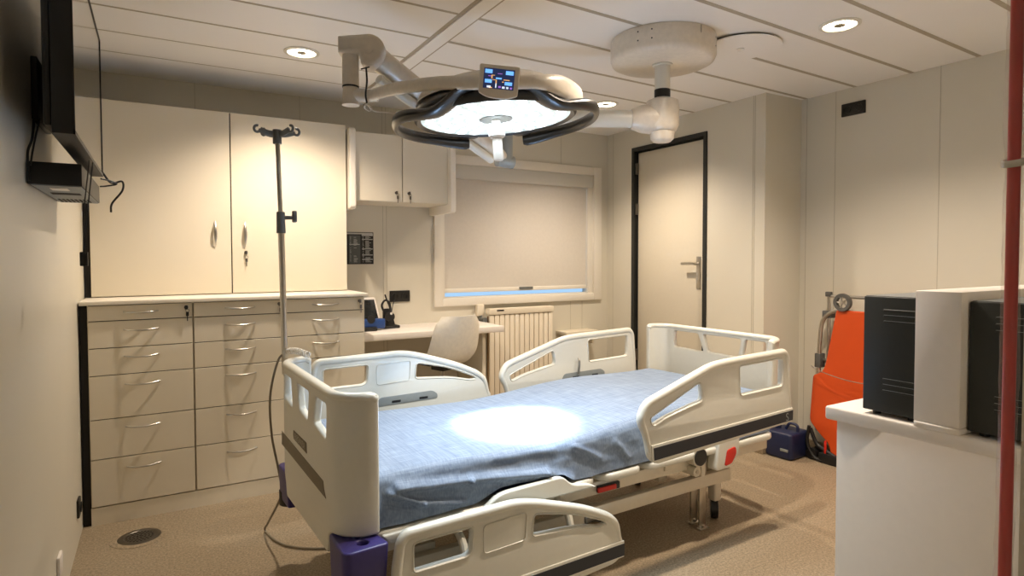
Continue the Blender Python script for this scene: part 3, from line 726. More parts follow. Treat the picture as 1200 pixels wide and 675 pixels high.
# side rails
def rail_shape(kind):
    if kind == 'head':
        out = [(1.262, 0.74), (1.30, 0.815), (1.735, 0.945), (1.85, 0.953), (2.315, 0.965), (2.345, 0.93), (2.378, 0.64), (2.372, 0.572), (1.37, 0.528), (1.325, 0.56), (1.305, 0.655)]
        rr = [0.03, 0.05, 0.12, 0.05, 0.03, 0.03, 0.02, 0.02, 0.04, 0.03, 0.05]
        holes = [(rpoly([(1.325, 0.742), (1.66, 0.872), (1.676, 0.775), (1.60, 0.763), (1.42, 0.728), (1.345, 0.70)], [0.02, 0.03, 0.03, 0.05, 0.1, 0.02])),
                 (rpoly([(1.935, 0.915), (2.29, 0.924), (2.287, 0.775), (1.945, 0.765)], 0.022))]
        stripe = [(1.343, 0.608), (2.372, 0.638), (2.370, 0.586), (1.348, 0.552)]
    else:
        out = [(0.145, 0.80), (0.162, 0.905), (0.19, 0.937), (0.43, 0.942), (0.645, 0.945), (0.74, 0.925), (0.98, 0.85), (1.12, 0.785), (1.17, 0.74), (1.19, 0.66), (1.20, 0.645), (1.195, 0.59), (1.15, 0.562), (0.98, 0.552), (0.20, 0.535), (0.15, 0.56)]
        rr = [0.02, 0.03, 0.03, 0.02, 0.06, 0.1, 0.1, 0.05, 0.05, 0.02, 0.01, 0.02, 0.03, 0.02, 0.04, 0.03]
        holes = [(rpoly([(0.215, 0.89), (0.455, 0.893), (0.448, 0.80), (0.425, 0.785), (0.215, 0.785)], 0.018)),
                 (rpoly([(0.725, 0.878), (0.92, 0.835), (1.09, 0.765), (1.10, 0.745), (1.06, 0.742), (0.93, 0.772), (0.715, 0.788)], [0.025, 0.06, 0.02, 0.012, 0.012, 0.12, 0.02]))]
        stripe = [(0.17, 0.632), (1.195, 0.642), (1.195, 0.590), (0.17, 0.575)]
    return rpoly(out, rr, 6), holes, stripe
def side_rail(kind, side, v, dz=0.0):
    """side: -1 near, +1 far.  outer face points to side"""
    out, holes, stripe = rail_shape(kind)
    def place(bm):
        for q in bm.verts: q.co = Vector((q.co.x, v+side*q.co.z, q.co.y+dz))
    bm = BM(); plate(bm, out, holes, 0.026, 0.007)
    # rolled rim round the outline (not along the straight lower edge) and lips round the openings
    n = len(out); lo = min(p[1] for p in out)
    rim = [Vector((p[0], p[1], 0)) for p in out]
    c = sum(rim, Vector())/len(rim)
    rim_in = []
    for i, p in enumerate(rim):
        d = (rim[(i+1) % n]-rim[i-1]); nn = Vector((d.y, -d.x, 0)).normalized()
        rim_in.append(p+nn*0.013*(1 if nn.dot(c-p) > 0 else -1))
    rad = [(0.014+0.005*min(1, max(0, (p.y-lo-0.12)/0.1)), 0.015+0.006*min(1, max(0, (p.y-lo-0.12)/0.1))) for p in rim_in]
    sweep(bm, rim_in, rad, seg=12, up=(0, 0, 1), closed=True)
    for h in holes:
        hp = [Vector((p[0], p[1], 0)) for p in h]; sweep(bm, hp, 0.0075, seg=8, flat=(0.007, 0.016), up=(0, 0, 1), closed=True)
    # raised lower strip bed
    s = stripe
    plate(bm, [(s[0][0]-0.01, s[0][1]+0.012), (s[1][0], s[1][1]+0.012), (s[2][0], s[2][1]-0.008), (s[3][0]-0.01, s[3][1]-0.008)], thick=0.008, bev=0.003, mtx=T(0, 0, 0.0155))
    if kind == 'foot':
        pn = rpoly([(0.497, 0.885), (0.69, 0.893), (0.683, 0.785), (0.497, 0.778)], 0.018)
        for sz in (0.0145, -0.0145): sweep(bm, [Vector((p[0], p[1], sz)) for p in pn], 0.0022, seg=6, closed=True)
    place(bm); o = finish('side_rail', bm, M['bed'], bed, angle=45)
    bm = BM(); plate(bm, s, thick=0.003, bev=0.0008, mtx=T(0, 0, 0.0205)); place(bm); st = finish('bumper_stripe', bm, M['darkblue'], o, smooth=False)
    ux = (1.90, 0.67)[kind == 'foot']
    if not (kind == 'foot' and side < 0):
        g = rpoly([(ux-0.18, 0.66), (ux-0.16, 0.708), (ux+0.15, 0.712), (ux+0.18, 0.69), (ux+0.18, 0.665)], 0.02)
        bm = BM(); plate(bm, g, thick=0.004, bev=0.001, mtx=T(0, 0, -0.0135)); place(bm); sl = finish('grip_recess', bm, M['greyslot'], o)
        for dx in (-0.09, 0.07):
            bm = BM(); box(bm, ux+dx, ux+dx+0.05, 0.672, 0.684, -0.0165, -0.0155); place(bm); finish('control_mark', bm, M['black'], sl)
    if kind == 'head' and side < 0:
        bm = text_bm('S', 0.06, 0.0003); bmesh.ops.transform(bm, matrix=T(2.32, 0.606, 0.0224), verts=bm.verts[:])
        for q in bm.verts: q.co.x = q.co.x
        place(bm); finish('emblem', bm, M['greyslot'], st, smooth=False)
    return o
side_rail('head', -1, -0.585); side_rail('head', 1, 0.585); side_rail('foot', 1, 0.585)
low = side_rail('foot', -1, -0.56, -0.432)
bm = BM(); box(bm, 1.01, 1.07, -0.545, -0.53, 0.325, 0.35, 0.003); cyl(bm, (1.03, -0.54, 0.338), (1.10, -0.54, 0.318), 0.005, seg=8); finish('latch', bm, M['darksteel'], low)
# rail arms
for (u, z0) in ((1.55, 0.40), (2.1, 0.40), (0.45, 0.40), (0.95, 0.40)):
    for sd in (-1, 1):
        if sd < 0 and u > 1.2: continue
        if sd < 0 and u < 1.2:
            bm = BM(); sweep(bm, smooth_path([(u, -0.42, 0.41), (u, -0.50, 0.36), (u, -0.535, 0.22)], 5), 0.016, seg=10); finish('rail_arm', bm, M['bedmetal'], bed); continue
        bm = BM(); sweep(bm, smooth_path([(u, sd*0.42, z0), (u, sd*0.50, 0.43), (u, sd*0.56, 0.60)], 5), 0.016, seg=10); finish('rail_arm', bm, M['bedmetal'], bed)

# frame under the mattress
bm = BM()
for sd in (-1, 1): box(bm, 0.10, 2.42, sd*0.40-0.02, sd*0.40+0.02, 0.375, 0.435, 0.004)
for u in (0.12, 0.8, 1.6, 2.38): box(bm, u-0.02, u+0.02, -0.40, 0.40, 0.38, 0.43, 0.003)
finish('upper_frame', bm, M['bedmetal'], bed)
bm = BM()
for sd in (-1, 1): box(bm, 0.30, 2.16, sd*0.36-0.02, sd*0.36+0.02, 0.235, 0.300, 0.004)
for u in (0.34, 1.2, 2.12): box(bm, u-0.03, u+0.03, -0.36, 0.36, 0.24, 0.295, 0.003)
finish('base_frame', bm, M['bedmetal'], bed)
for u, dx in ((0.62, 0.18), (1.72, -0.18)):
    bm = BM(); cyl(bm, (u, 0, 0.29), (u, 0, 0.41), 0.06); box(bm, u-0.16, u+0.16, -0.09, 0.09, 0.30, 0.37, 0.01); box(bm, u-0.03, u+0.03, -0.30, -0.24, 0.29, 0.38, 0.005); finish('lift_column', bm, M['bedmetal'], bed)
for u in (0.36, 2.125):
    for sd in (-1, 1):
        y = sd*0.30
        bm = BM(); cyl(bm, (u, y, 0.20), (u, y, 0.30), 0.016); box(bm, u-0.05, u+0.05, y-0.04, y+0.04, 0.235, 0.325, 0.006); box(bm, u-0.028, u+0.028, y-0.028, y+0.028, 0.105, 0.215, 0.012, 3)
        cs = finish('caster_fork', bm, M['bedmetal'], bed)
        ca = Vector((math.cos(math.radians(-46)), math.sin(math.radians(-46)), 0)); c0 = Vector((u+0.010, y+0.010, 0.058))
        bm = BM(); cyl(bm, c0-ca*0.018, c0+ca*0.018, 0.058, seg=28); finish('wheel', bm, M['black'], cs)
        for q in (-1, 1):
            bm = BM(); cyl(bm, c0+ca*0.018*q, c0+ca*0.021*q, 0.032, seg=20); finish('hub', bm, M['greyslot'], cs)
# steel floor stand near the head end
for dy, dx in ((0.0, 0.0), (-0.075, -0.02)):
    bm = BM(); y = -0.275+dy; u = 1.985+dx
    box(bm, u-0.026, u+0.026, y-0.004, y+0.004, 0.008, 0.385, 0.001); box(bm, u-0.03, u+0.035, y-0.018, y+0.012, 0.0, 0.008, 0.002); cyl(bm, (u, y-0.006, 0.008), (u, y-0.006, 0.022), 0.008, seg=10)
    finish('floor_stand', bm, M['steel'], bed)
# mattress platform
def deck(u0, u1, h=0.0, lip=False):
    bm = BM(); pts = rpoly([(u0, -0.475), (u1, -0.475), (u1, 0.475), (u0, 0.475)], [0.07, 0.07, 0.07, 0.07], 6)
    plate(bm, pts, thick=0.036, bev=0.012, mtx=T(0, 0, 0.462+h))
    return finish('deck_panel', bm, M['bed'], bed)
deck(0.09, 1.14); deck(1.16, 1.42); deck(1.44, 2.42)
bm = BM(); pts = rpoly([(0.50, 0.455), (0.60, 0.52), (0.645, 0.528), (0.92, 0.535), (0.965, 0.49), (1.06, 0.475), (1.10, 0.455)], [0.0, 0.03, 0.03, 0.03, 0.03, 0.02, 0.0], 5)
plate(bm, pts, thick=0.03, bev=0.008, mtx=T(0, -0.492, 0) @ XZ)
plate(bm, rpoly([(0.16, 0.44), (0.13, 0.475), (0.5, 0.48), (0.55, 0.44)], 0.01), thick=0.02, bev=0.006, mtx=T(0, -0.49, 0) @ XZ)
finish('deck_guard', bm, M['bed'], bed)
bm = BM(); box(bm, 1.17, 1.30, -0.437, -0.42, 0.385, 0.418, 0.004); rl = finish('release_handle', bm, M['black'], bed)
bm = BM(); box(bm, 1.16, 1.27, -0.448, -0.437, 0.392, 0.414, 0.004); finish('red_grip', bm, M['red'], rl)
# backrest motor and release at the head end
bm = BM(); cyl(bm, (1.80, -0.475, 0.45), (1.80, -0.36, 0.45), 0.050); cyl(bm, (1.79, -0.465, 0.375), (1.79, -0.36, 0.375), 0.026); box(bm, 1.84, 1.875, -0.45, -0.39, 0.33, 0.52, 0.012); box(bm, 1.60, 1.74, -0.43, -0.405, 0.40, 0.47, 0.006); finish('rail_hinge', bm, M['bedmetal'], bed)
bm = BM(); cyl(bm, (1.80, -0.482, 0.45), (1.80, -0.474, 0.45), 0.042); finish('hinge_cap', bm, M['black'], bed)
bm = BM(); cyl(bm, (1.79, -0.470, 0.375), (1.79, -0.464, 0.375), 0.010); finish('hinge_bolt', bm, M['steel'], bed)
bm = BM(); plate(bm, rpoly([(1.90, 0.36), (2.02, 0.365), (2.085, 0.43), (2.09, 0.53), (1.93, 0.53)], 0.025), thick=0.06, bev=0.008, mtx=T(0, -0.46, 0) @ XZ); cp = finish('release_housing', bm, M['bed'], bed)
bm = BM(); plate(bm, rpoly([(1.965, 0.378), (2.02, 0.385), (2.055, 0.43), (2.05, 0.468), (1.985, 0.46)], 0.015), thick=0.006, bev=0.002, mtx=T(0, -0.493, 0) @ XZ); finish('red_release', bm, M['red'], cp)
bm = BM(); box(bm, 1.86, 2.03, -0.36, -0.22, 0.372, 0.378, 0.002); finish('stand_plate', bm, M['black'], bed)
bm = BM(); box(bm, 1.55, 1.75, -0.12, 0.12, 0.31, 0.375, 0.02, 3)
finish('motor_box', bm, M['greyslot'], bed)
bm = BM(); sweep(bm, smooth_path([(1.84, 0.555, 0.70), (1.84, 0.545, 0.78), (1.845, 0.56, 0.80), (1.85, 0.545, 0.78), (1.85, 0.555, 0.70)], 6), 0.004, seg=8); finish('wire_hook', bm, M['steel'], bed)

# mattress with fitted sheet
mt = thing('mattress', 'mattress on the bed covered by a loose crumpled blue sheet', 'mattress', (BX, BY, 0), BPHI)
bm = BM(); box(bm, 0.12, 2.37, -0.43, 0.43, 0.482, 0.66, 0.04, 3); finish('core', bm, M['navy'], mt)
def ss(a, b, x): t = max(0, min(1, (x-a)/(b-a))); return t*t*(3-2*t)
def gau(p, a, b, wd):
    ax, ay = a; bx_, by = b; dx, dy = bx_-ax, by-ay; L2 = dx*dx+dy*dy
    t = ((p[0]-ax)*dx+(p[1]-ay)*dy)/L2; tt = max(0, min(1, t)); d = math.hypot(p[0]-ax-dx*tt, p[1]-ay-dy*tt)
    return math.exp(-(d/wd)**2)*(1 if 0 <= t <= 1 else math.exp(-((t-tt)*math.sqrt(L2)/wd)**2))
NU, NS = 240, 150
bm = BM(); G = []
for i in range(NU+1):
    u = 0.105+(2.385-0.105)*i/NU
    top = 0.672+0.040*ss(0.9, 1.8, u)+0.006*math.sin(u*5.0)
    hem = 0.490+0.006*noise.noise(Vector((u*5, 3.1, 0)))
    if 0.5 < u < 1.02: hem += 0.042*ss(0.5, 0.66, u)*(1-ss(0.92, 1.02, u))
    hw_ = 0.452; rad = 0.055
    endr = ss(0.105, 0.135, u)*(1-ss(2.35, 2.385, u))
    prof = [(-hw_-0.012, hem), (-hw_, top-rad)]
    for k in range(1, 8): a = PI-(PI/2)*k/8; prof.append((-hw_+rad+rad*math.cos(a), top-rad+rad*math.sin(a)))
    prof += [(-hw_+rad, top), (0, top+0.008), (hw_-rad*0.6, top)]
    for k in range(1, 8): a = PI/2-(PI/2)*k/8; prof.append((hw_-rad*0.6+rad*0.6*math.cos(a), top-rad*0.6+rad*0.6*math.sin(a)))
    prof += [(hw_, top-rad), (hw_+0.012, 0.50)]
    Ls = [0]
    for a, b in zip(prof, prof[1:]): Ls.append(Ls[-1]+math.hypot(a[0]-b[0], a[1]-b[1]))
    row = []
    for j in range(NS+1):
        # denser on the near side
        t = j/NS; s = Ls[-1]*(0.38*t/0.45 if t < 0.45 else 0.38+0.62*(t-0.45)/0.55)
        k = 0
        while k < len(Ls)-2 and Ls[k+1] < s: k += 1
        q = (s-Ls[k])/(Ls[k+1]-Ls[k]) if Ls[k+1] > Ls[k] else 0
        v = prof[k][0]+(prof[k+1][0]-prof[k][0])*q; z = prof[k][1]+(prof[k+1][1]-prof[k][1])*q
        if v < -hw_+rad and z < top:         # near side drape
            nv, nz = (-1, 0) if z < top-rad else ((v+hw_-rad)/rad, (z-top+rad)/rad)
        elif v > hw_-rad*0.6 and z < top: nv, nz = 1, 0
        else: nv, nz = 0, 1
        d = 0.0022*noise.noise(Vector((u*3.2, v*5, 1.0)))+0.0010*noise.noise(Vector((u*11, v*16, z*20)))
        side = ss(top+0.01, top-0.09, z) if v < 0 else 0
        p = (u, z)
        d += side*(0.009*noise.noise(Vector((u*2.6, z*7, 5)))+0.0045*noise.noise(Vector((u*9, z*22, 8)))+0.002*noise.noise(Vector((u*26, z*45, 2))))
        if v < 0:
            ft = ss(top+0.012, top-0.03, z)
            d += ft*(0.022*gau(p, (0.17, 0.605), (0.30, 0.545), 0.012)+0.020*gau(p, (0.30, 0.545), (0.48, 0.508), 0.012)
                     + 0.026*gau(p, (0.20, 0.618), (0.50, 0.590), 0.016)+0.028*gau(p, (0.50, 0.590), (0.86, 0.552), 0.017)
                     + 0.014*gau(p, (0.86, 0.552), (1.0, 0.50), 0.014)+0.004*gau(p, (0.62, 0.645), (0.92, 0.635), 0.012)-0.004*gau(p, (0.62, 0.620), (0.95, 0.600), 0.016)
                     + 0.012*gau(p, (1.02, 0.63), (1.16, 0.56), 0.013)-0.008*gau(p, (0.16, 0.575), (0.34, 0.51), 0.02)+0.008*gau(p, (1.25, 0.62), (1.33, 0.53), 0.012))
            # shallow diagonal puckers
            d += ft*0.004*math.sin(u*38+z*60)*noise.noise(Vector((u*4, z*6, 9)))
        uu = u
        if i in (0, NU): z = min(z, top-0.02)
        row.append(bm.verts.new((uu, v+nv*d, z+nz*d-0.02*(1-endr)*(1 if z > 0.6 else 0))))
    G.append(row)
for i in range(NU):
    for j in range(NS): bm.faces.new((G[i][j], G[i+1][j], G[i+1][j+1], G[i][j+1]))
for i in (0, NU):
    bm.faces.new(G[i] if i else G[i][::-1])
finish('sheet', bm, M['sheet'], mt, angle=80)

# drip pole on the foot corner
iv = thing('drip_pole', 'telescopic steel drip pole with grey four-hook head at the far bed foot corner', 'drip pole', (0.520, 3.035, 0.90))
bx0, bz0 = Vector((0.508, 3.085, 0.36)), 0
bm = BM(); cyl(bm, (0, 0, 0), (-0.010, 0, 0.70), 0.0145, seg=20); finish('lower_tube', bm, M['steel'], iv)
bm = BM(); cyl(bm, (-0.010, 0, 0.70), (-0.0215, 0, 1.135), 0.0105, seg=18); finish('upper_tube', bm, M['steel'], iv)
bm = BM(); cyl(bm, (-0.010, 0, 0.67), (-0.011, 0, 0.77), 0.021, 0.019, seg=20); cyl(bm, (0.0, -0.002, 0.745), (0.045, -0.01, 0.745), 0.010, seg=12)
k_ = finish('clamp_collar', bm, M['pvcgrey'], iv)
bm = BM(); box(bm, 0.040, 0.060, -0.024, 0.006, 0.722, 0.778, 0.006, 3); finish('clamp_knob', bm, M['pvcgrey'], k_)
top = Vector((-0.0215, 0, 1.135)); bm = BM(); cyl(bm, top-Vector((0, 0, 0.045)), top+Vector((0, 0, 0.02)), 0.020, seg=16)
for a in (-56, -2, 124, 178):
    d = Vector((math.cos(math.radians(a)), math.sin(math.radians(a)), 0))
    pts = smooth_path([top+d*0.01, top+d*0.04+Vector((0, 0, 0.002)), top+d*0.075+Vector((0, 0, 0.014))], 6)
    sweep(bm, pts, [(0.008, 0.014)]*len(pts), seg=10, up=(0, 0, 1))
    c = top+d*0.087+Vector((0, 0, 0.018)); loop = [c+d*(0.013*math.cos(x))+Vector((0, 0, 0.015*math.sin(x))) for x in [PI+0.0+k*(5.1/14) for k in range(15)]]
    sweep(bm, loop, 0.0062, seg=8)
finish('hook_head', bm, M['pvcgrey'], iv)
bm = BM(); box(bm, -0.01, 0.035, -0.035, 0.018, -0.01, 0.05, 0.006); finish('pole_socket', bm, M['bedmetal'], iv)

# coiled white cord and mains cable
bm = BM(); pts = []
A_, B_ = Vector((0.525, 3.035, 1.005)), Vector((0.60, 2.90, 1.0))
for k in range(160):
    t = k/159; c = A_.lerp(B_, t)+Vector((0, 0, 0.012*math.sin(t*PI))); ax = (B_-A_).normalized(); e1 = Vector((0, 0, 1)); e2 = ax.cross(e1)
    pts.append(c+(e1*math.cos(t*2*PI*11)+e2*math.sin(t*2*PI*11))*0.012)
sweep(bm, pts, 0.0042, seg=6)
tag(finish('coiled_cord', bm, M['whitecable']), 'coiled white cord resting on the far top corner of the footboard', 'cord')
bm = BM()
pts = smooth_path([(0.518, 3.035, 1.0), (0.485, 3.03, 0.96), (0.45, 3.03, 0.80), (0.46, 3.06, 0.60), (0.49, 3.06, 0.42), (0.50, 3.08, 0.30), (0.47, 3.28, 0.10), (0.47, 3.40, 0.012), (0.50, 3.25, 0.008), (0.56, 3.14, 0.008), (0.68, 3.05, 0.008), (0.85, 2.98, 0.008), (1.1, 2.9, 0.05), (1.2, 2.80, 0.24)], 8)
sweep(bm, pts, 0.0055, seg=8)
tag(finish('mains_cable', bm, M['cable']), 'grey mains cable hanging down the footboard and curling across the floor', 'cable')

# ------------------------------------------------------------------ surgical lamp on its ceiling arm
LC = atpx(581, 139, 2.6)                     # centre of the lamp's glass
hd = Vector((-LC.x, -LC.y, 0)).normalized()  # towards the camera
rd_ = Vector((-hd.y, hd.x, 0)); rd_ = rd_ if rd_.dot(R_) > 0 else -rd_
tl = math.radians(3.9); rr_ = rd_*math.cos(tl)+Vector((0, 0, math.sin(tl))); nn_ = hd.cross(rr_); nn_ = nn_ if nn_.z > 0 else -nn_
lamp = thing('surgical_lamp', 'big round surgical lamp with black handle ring and small screen on a jointed ceiling arm', 'surgical lamp', (2.43, 2.50, HC))
LO = Vector((2.43, 2.50, HC))
def L(r, h, z): return LC+rr_*r+hd*h+nn_*z-LO      # r: to the right, h: towards the camera, z: up
def lampfinish(name, bm, m, par=None, angle=40): return finish(name, bm, m, par or lamp, angle=angle)
AX = Matrix((rr_, hd, nn_)).transposed()
def llathe(bm, prof, c, seg=64):
    t = bmesh.new(); lathe(t, prof, seg=seg)
    for v in t.verts: v.co = c+AX @ v.co
    merge(bm, t)
bm = BM(); llathe(bm, [(0.318, 0.0), (0.335, -0.010), (0.345, -0.002), (0.35, 0.02), (0.335, 0.05), (0.28, 0.085), (0.0, 0.10)], L(0, 0, 0), 80)
body = lampfinish('lamp_body', bm, M['lampblack'])
bm = BM(); llathe(bm, [(0.0, 0.088), (0.20, 0.088), (0.30, 0.078), (0.335, 0.062), (0.32, 0.095), (0.25, 0.135), (0.12, 0.155), (0.0, 0.158)], L(0, 0, 0), 80)
lampfinish('top_shell', bm, M['lampbeige'], body)
bm = BM(); llathe(bm, [(0.0, 0.004), (0.318, 0.004), (0.320, 0.0), (0.318, -0.002), (0.0, -0.002)], L(0, 0, 0), 64)
lampfinish('glass', bm, M['ledglass'], body)
bm = BM(); ledp = []
for r, n in ((0.105, 9), (0.165, 15), (0.225, 21), (0.282, 26)):
    for k in range(n):
        a = 2*PI*(k+0.5*(n % 2))/n
        if r > 0.27 and (abs(math.sin(a)) > 0.985 and math.sin(a) < 0): continue
        ledp.append((r*math.cos(a), r*math.sin(a)))
for (x, y) in ledp:
    t = bmesh.new(); lathe(t, [(0.0, -0.008), (0.012, -0.0075), (0.021, -0.005), (0.023, -0.002)], seg=12)
    for v in t.verts: v.co = L(x, y, 0)+AX @ v.co
    merge(bm, t)
lampfinish('led_lenses', bm, M['led'], body)
bm = BM(); llathe(bm, [(0.072, -0.002), (0.070, -0.006), (0.03, -0.007), (0.0, -0.007)], L(0, 0, 0), 40); lampfinish('centre_reflection', bm, M['lampgrey'], body)  # grey disc puts a reflection into colour at the middle of the glass
bm = BM(); llathe(bm, [(0.018, -0.005), (0.018, -0.05), (0.034, -0.052), (0.036, -0.075), (0.030, -0.082), (0.021, -0.085), (0.021, -0.175), (0.017, -0.18), (0.0, -0.18)], L(0, 0, 0), 32); lampfinish('sterile_handle', bm, M['white'], body)
# handle loops left and right
def loop(sd):
    pts = []; rad = []
    N = 60; a0, a1 = math.radians(76), math.radians(-71)
    for k in range(N+1):
        t = k/N; a = a0+(a1-a0)*t
        near = 1-ss(0.05, 0.40, t); far = ss(0.80, 1.0, t)
        R = 0.425-0.092*near-0.012*far
        z = -0.010+0.055*(1-ss(0.0, 0.20, t))-0.016*math.exp(-((t-0.20)/0.09)**2)-0.012*far
        pts.append(L(sd*R*math.cos(a), R*math.sin(a), z))
        w_ = 0.016+0.048*near; hgt = 0.026-0.010*near+0.006*far
        if k == N: w_ *= 0.75; hgt *= 0.8
        if k == 0: w_ *= 0.8; hgt *= 0.8
        rad.append((w_, hgt))
    bm = BM(); sweep(bm, pts, rad, seg=16, up=tuple(nn_)); o = lampfinish('grip_ring', bm, M['lampblack'], body)
    # inner bridge to the head, near and far
    for (ang, r0, r1, z0) in ((62, 0.33, 0.35, 0.02), (-70, 0.34, 0.385, 0.005)):
        a = math.radians(ang); bm2 = BM()
        sweep(bm2, [L(sd*(r0-0.02)*math.cos(a), (r0-0.02)*math.sin(a), z0+0.01), L(sd*r1*math.cos(a), r1*math.sin(a), z0)], 0.03, seg=12, flat=(0.05, 0.016), up=tuple(nn_))
        lampfinish('bridge', bm2, M['lampblack'], o)
loop(1); loop(-1)
# yoke: elbow at the left, flat arc across the near side to the right
yk = [atpx(434, 112, 2.62), atpx(455, 106, 2.48), atpx(490, 100, 2.33), atpx(530, 97, 2.24), atpx(585, 97, 2.19), atpx(632, 96, 2.23), atpx(660, 102, 2.36), atpx(677, 112, 2.54), atpx(678, 118, 2.62)]
pts = [p-LO for p in smooth_path(yk, 8)]
bm = BM(); sweep(bm, pts, [(0.017, 0.026+0.016*ss(0.6, 0.75, k/(len(pts)-1))*(1-ss(0.9, 1.0, k/(len(pts)-1)))) for k in range(len(pts))], seg=14, up=(0, 0, 1)); yoke = lampfinish('yoke', bm, M['lampbeige'])
bm = BM(); cyl(bm, atpx(680, 117, 2.64)-LO, atpx(655, 122, 2.62)-LO, 0.03); lampfinish('pivot', bm, M['lampbeige'], yoke)
# elbow, vertical tube, knuckle
E0 = atpx(411, 112, 2.62)-LO
bm = BM(); cyl(bm, E0+Vector((0, 0, -0.042)), E0+Vector((0, 0, 0.035)), 0.037, 0.033); d = (pts[0]-E0).normalized(); cyl(bm, E0, pts[0]+d*0.03, 0.031, 0.028); lampfinish('elbow', bm, M['lampbeige'])
bm = BM(); cyl(bm, E0+Vector((0, 0, 0.033)), E0+Vector((0, 0, 0.041)), 0.0355); lampfinish('seal_ring', bm, M['black'])
KT = E0+Vector((0, 0, 0.205))
bm = BM(); cyl(bm, E0+Vector((0, 0, 0.04)), KT, 0.036); lampfinish('drop_tube', bm, M['lampbeige'])
KC = atpx(434, 62, 2.62)-LO
kd = KC-KT; kd.z = 0; kd.normalize(); ks_ = Vector((-kd.y, kd.x, 0))
bm = BM()
prof = [(-0.046, -0.01)]; prof = []
def K(a, z): return (a, z)
dist = Vector((KC.x-KT.x, KC.y-KT.y, 0)).length; zc = KC.z-KT.z
pp = [(-0.045, -0.035), (-0.045, 0.035)]+[(dist+0.068*math.cos(a), zc+0.068*math.sin(a)) for a in [math.radians(105-15*k) for k in range(16)]]+[(0.045, -0.035)]
t = plate_bm(rpoly(pp, 0.006, 2), (), 0.105, 0.018)
for v in t.verts: v.co = KT+kd*v.co.x+Vector((0, 0, v.co.y))+ks_*v.co.z
merge(bm, t); cyl(bm, KT+kd*dist+Vector((0, 0, zc))-ks_*0.056, KT+kd*dist+Vector((0, 0, zc))-ks_*0.0, 0.02)
lampfinish('knuckle', bm, M['lampbeige'])
# spring arm down to the low pivot behind the lamp
P0 = atpx(588, 184, 3.36)-LO; P1 = atpx(598, 145, 3.38)-LO
bm = BM(); sweep(bm, [KC-(KC-P0).normalized()*0.02, KC.lerp(P0, 0.35), KC.lerp(P0, 0.7), P0], [0.052, 0.050, 0.042, 0.036], seg=20); lampfinish('spring_arm', bm, M['lampbeige'])
lo = Vector((0, 0, -0.085)); bm = BM(); sweep(bm, [KC+(P0-KC)*0.05+lo, KC.lerp(P0, 0.9)+lo*0.7], 0.022, seg=14); lampfinish('lower_strut', bm, M['whitepaint'])
bm = BM(); cyl(bm, P0+Vector((0.03, 0, -0.03)), Vector((P0.x+0.03, P0.y, P1.z)), 0.035); sweep(bm, [P0+Vector((-0.03, 0, -0.02)), P0+Vector((0.07, 0, -0.025))], 0.035, seg=16)
lampfinish('swivel', bm, M['lampgrey'])
# extension arm to the ceiling shaft
S0 = Vector((0, 0, -0.43))
P2 = atpx(600, 138, 3.38)-LO
bm = BM(); sweep(bm, [P2, P2.lerp(S0, 0.5), S0+(P2-S0).normalized()*0.05], 0.045, seg=20, flat=(0.045, 0.048), up=(0, 0, 1)); cyl(bm, P2+Vector((0, 0, -0.06)), P2+Vector((0, 0, 0.06)), 0.06)
lampfinish('extension_arm', bm, M['whitepaint'])
bm = BM(); lathe(bm, [(0.0, 0.095), (0.05, 0.095), (0.085, 0.08), (0.092, 0.04), (0.09, -0.06), (0.078, -0.085), (0.068, -0.09), (0.062, -0.13), (0.045, -0.145), (0.0, -0.148)], c=(0, 0, -0.41), seg=32)
ad_ = (P2-S0).normalized(); sweep(bm, [S0+ad_*0.03, S0+ad_*0.12, S0+ad_*0.17], [0.085, 0.075, 0.055], seg=18)
lampfinish('joint_housing', bm, M['lampbeige'])
bm = BM(); cyl(bm, (0, 0, -0.09), (0, 0, -0.32), 0.042, seg=28); lathe(bm, [(0.043, -0.125), (0.055, -0.128), (0.055, -0.136), (0.043, -0.14)], seg=28); lampfinish('ceiling_shaft', bm, M['whitepaint'])
bm = BM(); cyl(bm, (0, 0, -0.268), (0, 0, -0.318), 0.0435, seg=28); lampfinish('seal_ring', bm, M['black'])
bm = BM(); lathe(bm, [(0.0, -0.001), (0.282, -0.001), (0.284, -0.004), (0.284, -0.10), (0.275, -0.120), (0.255, -0.130), (0.0, -0.130)], seg=72); cn = lampfinish('ceiling_canopy', bm, M['lampbeige'])
bm = BM()
for a in (200, 215, 300, 100): 
    for z in (-0.03, -0.075): x, y = 0.284*math.cos(math.radians(a)), 0.284*math.sin(math.radians(a)); cyl(bm, (x, y, z), (x*1.006, y*1.006, z), 0.004, seg=8)
a = math.radians(268); cyl(bm, (0.285*math.cos(a), 0.285*math.sin(a), -0.005), (0.285*math.cos(a), 0.285*math.sin(a), -0.045), 0.0012, seg=6)
lampfinish('screws', bm, M['black'], cn)
# control screen
c = atpx(584.5, 95, 2.17); back = (c-Vector((0, 0, 1.45))).normalized()
sx = rd_*math.cos(math.radians(-5.5))+Vector((0, 0, math.sin(math.radians(-5.5)))); sy = back.cross(sx)*1.0
sy = sy if sy.z > 0 else -sy
sn = sx.cross(sy); sn = sn if sn.dot(back) < 0 else -sn
SM = Matrix(((sx.x, sy.x, sn.x, (c-LO).x), (sx.y, sy.y, sn.y, (c-LO).y), (sx.z, sy.z, sn.z, (c-LO).z), (0, 0, 0, 1)))
px = 2.17/F_PX
bm = BM(); o_ = rpoly([(-23*px, -15*px), (-12*px, -20*px), (10*px, -20.5*px), (23.5*px, -16*px), (24*px, 17.5*px), (-23.5*px, 17.5*px)], [0.008, 0.02, 0.02, 0.008, 0.008, 0.008])
plate(bm, o_, thick=0.035, bev=0.006, mtx=SM @ T(0, 0, -0.012)); scr = lampfinish('control_screen', bm, M['lampbeige'])
w2, h2 = 18*px, 11.3*px
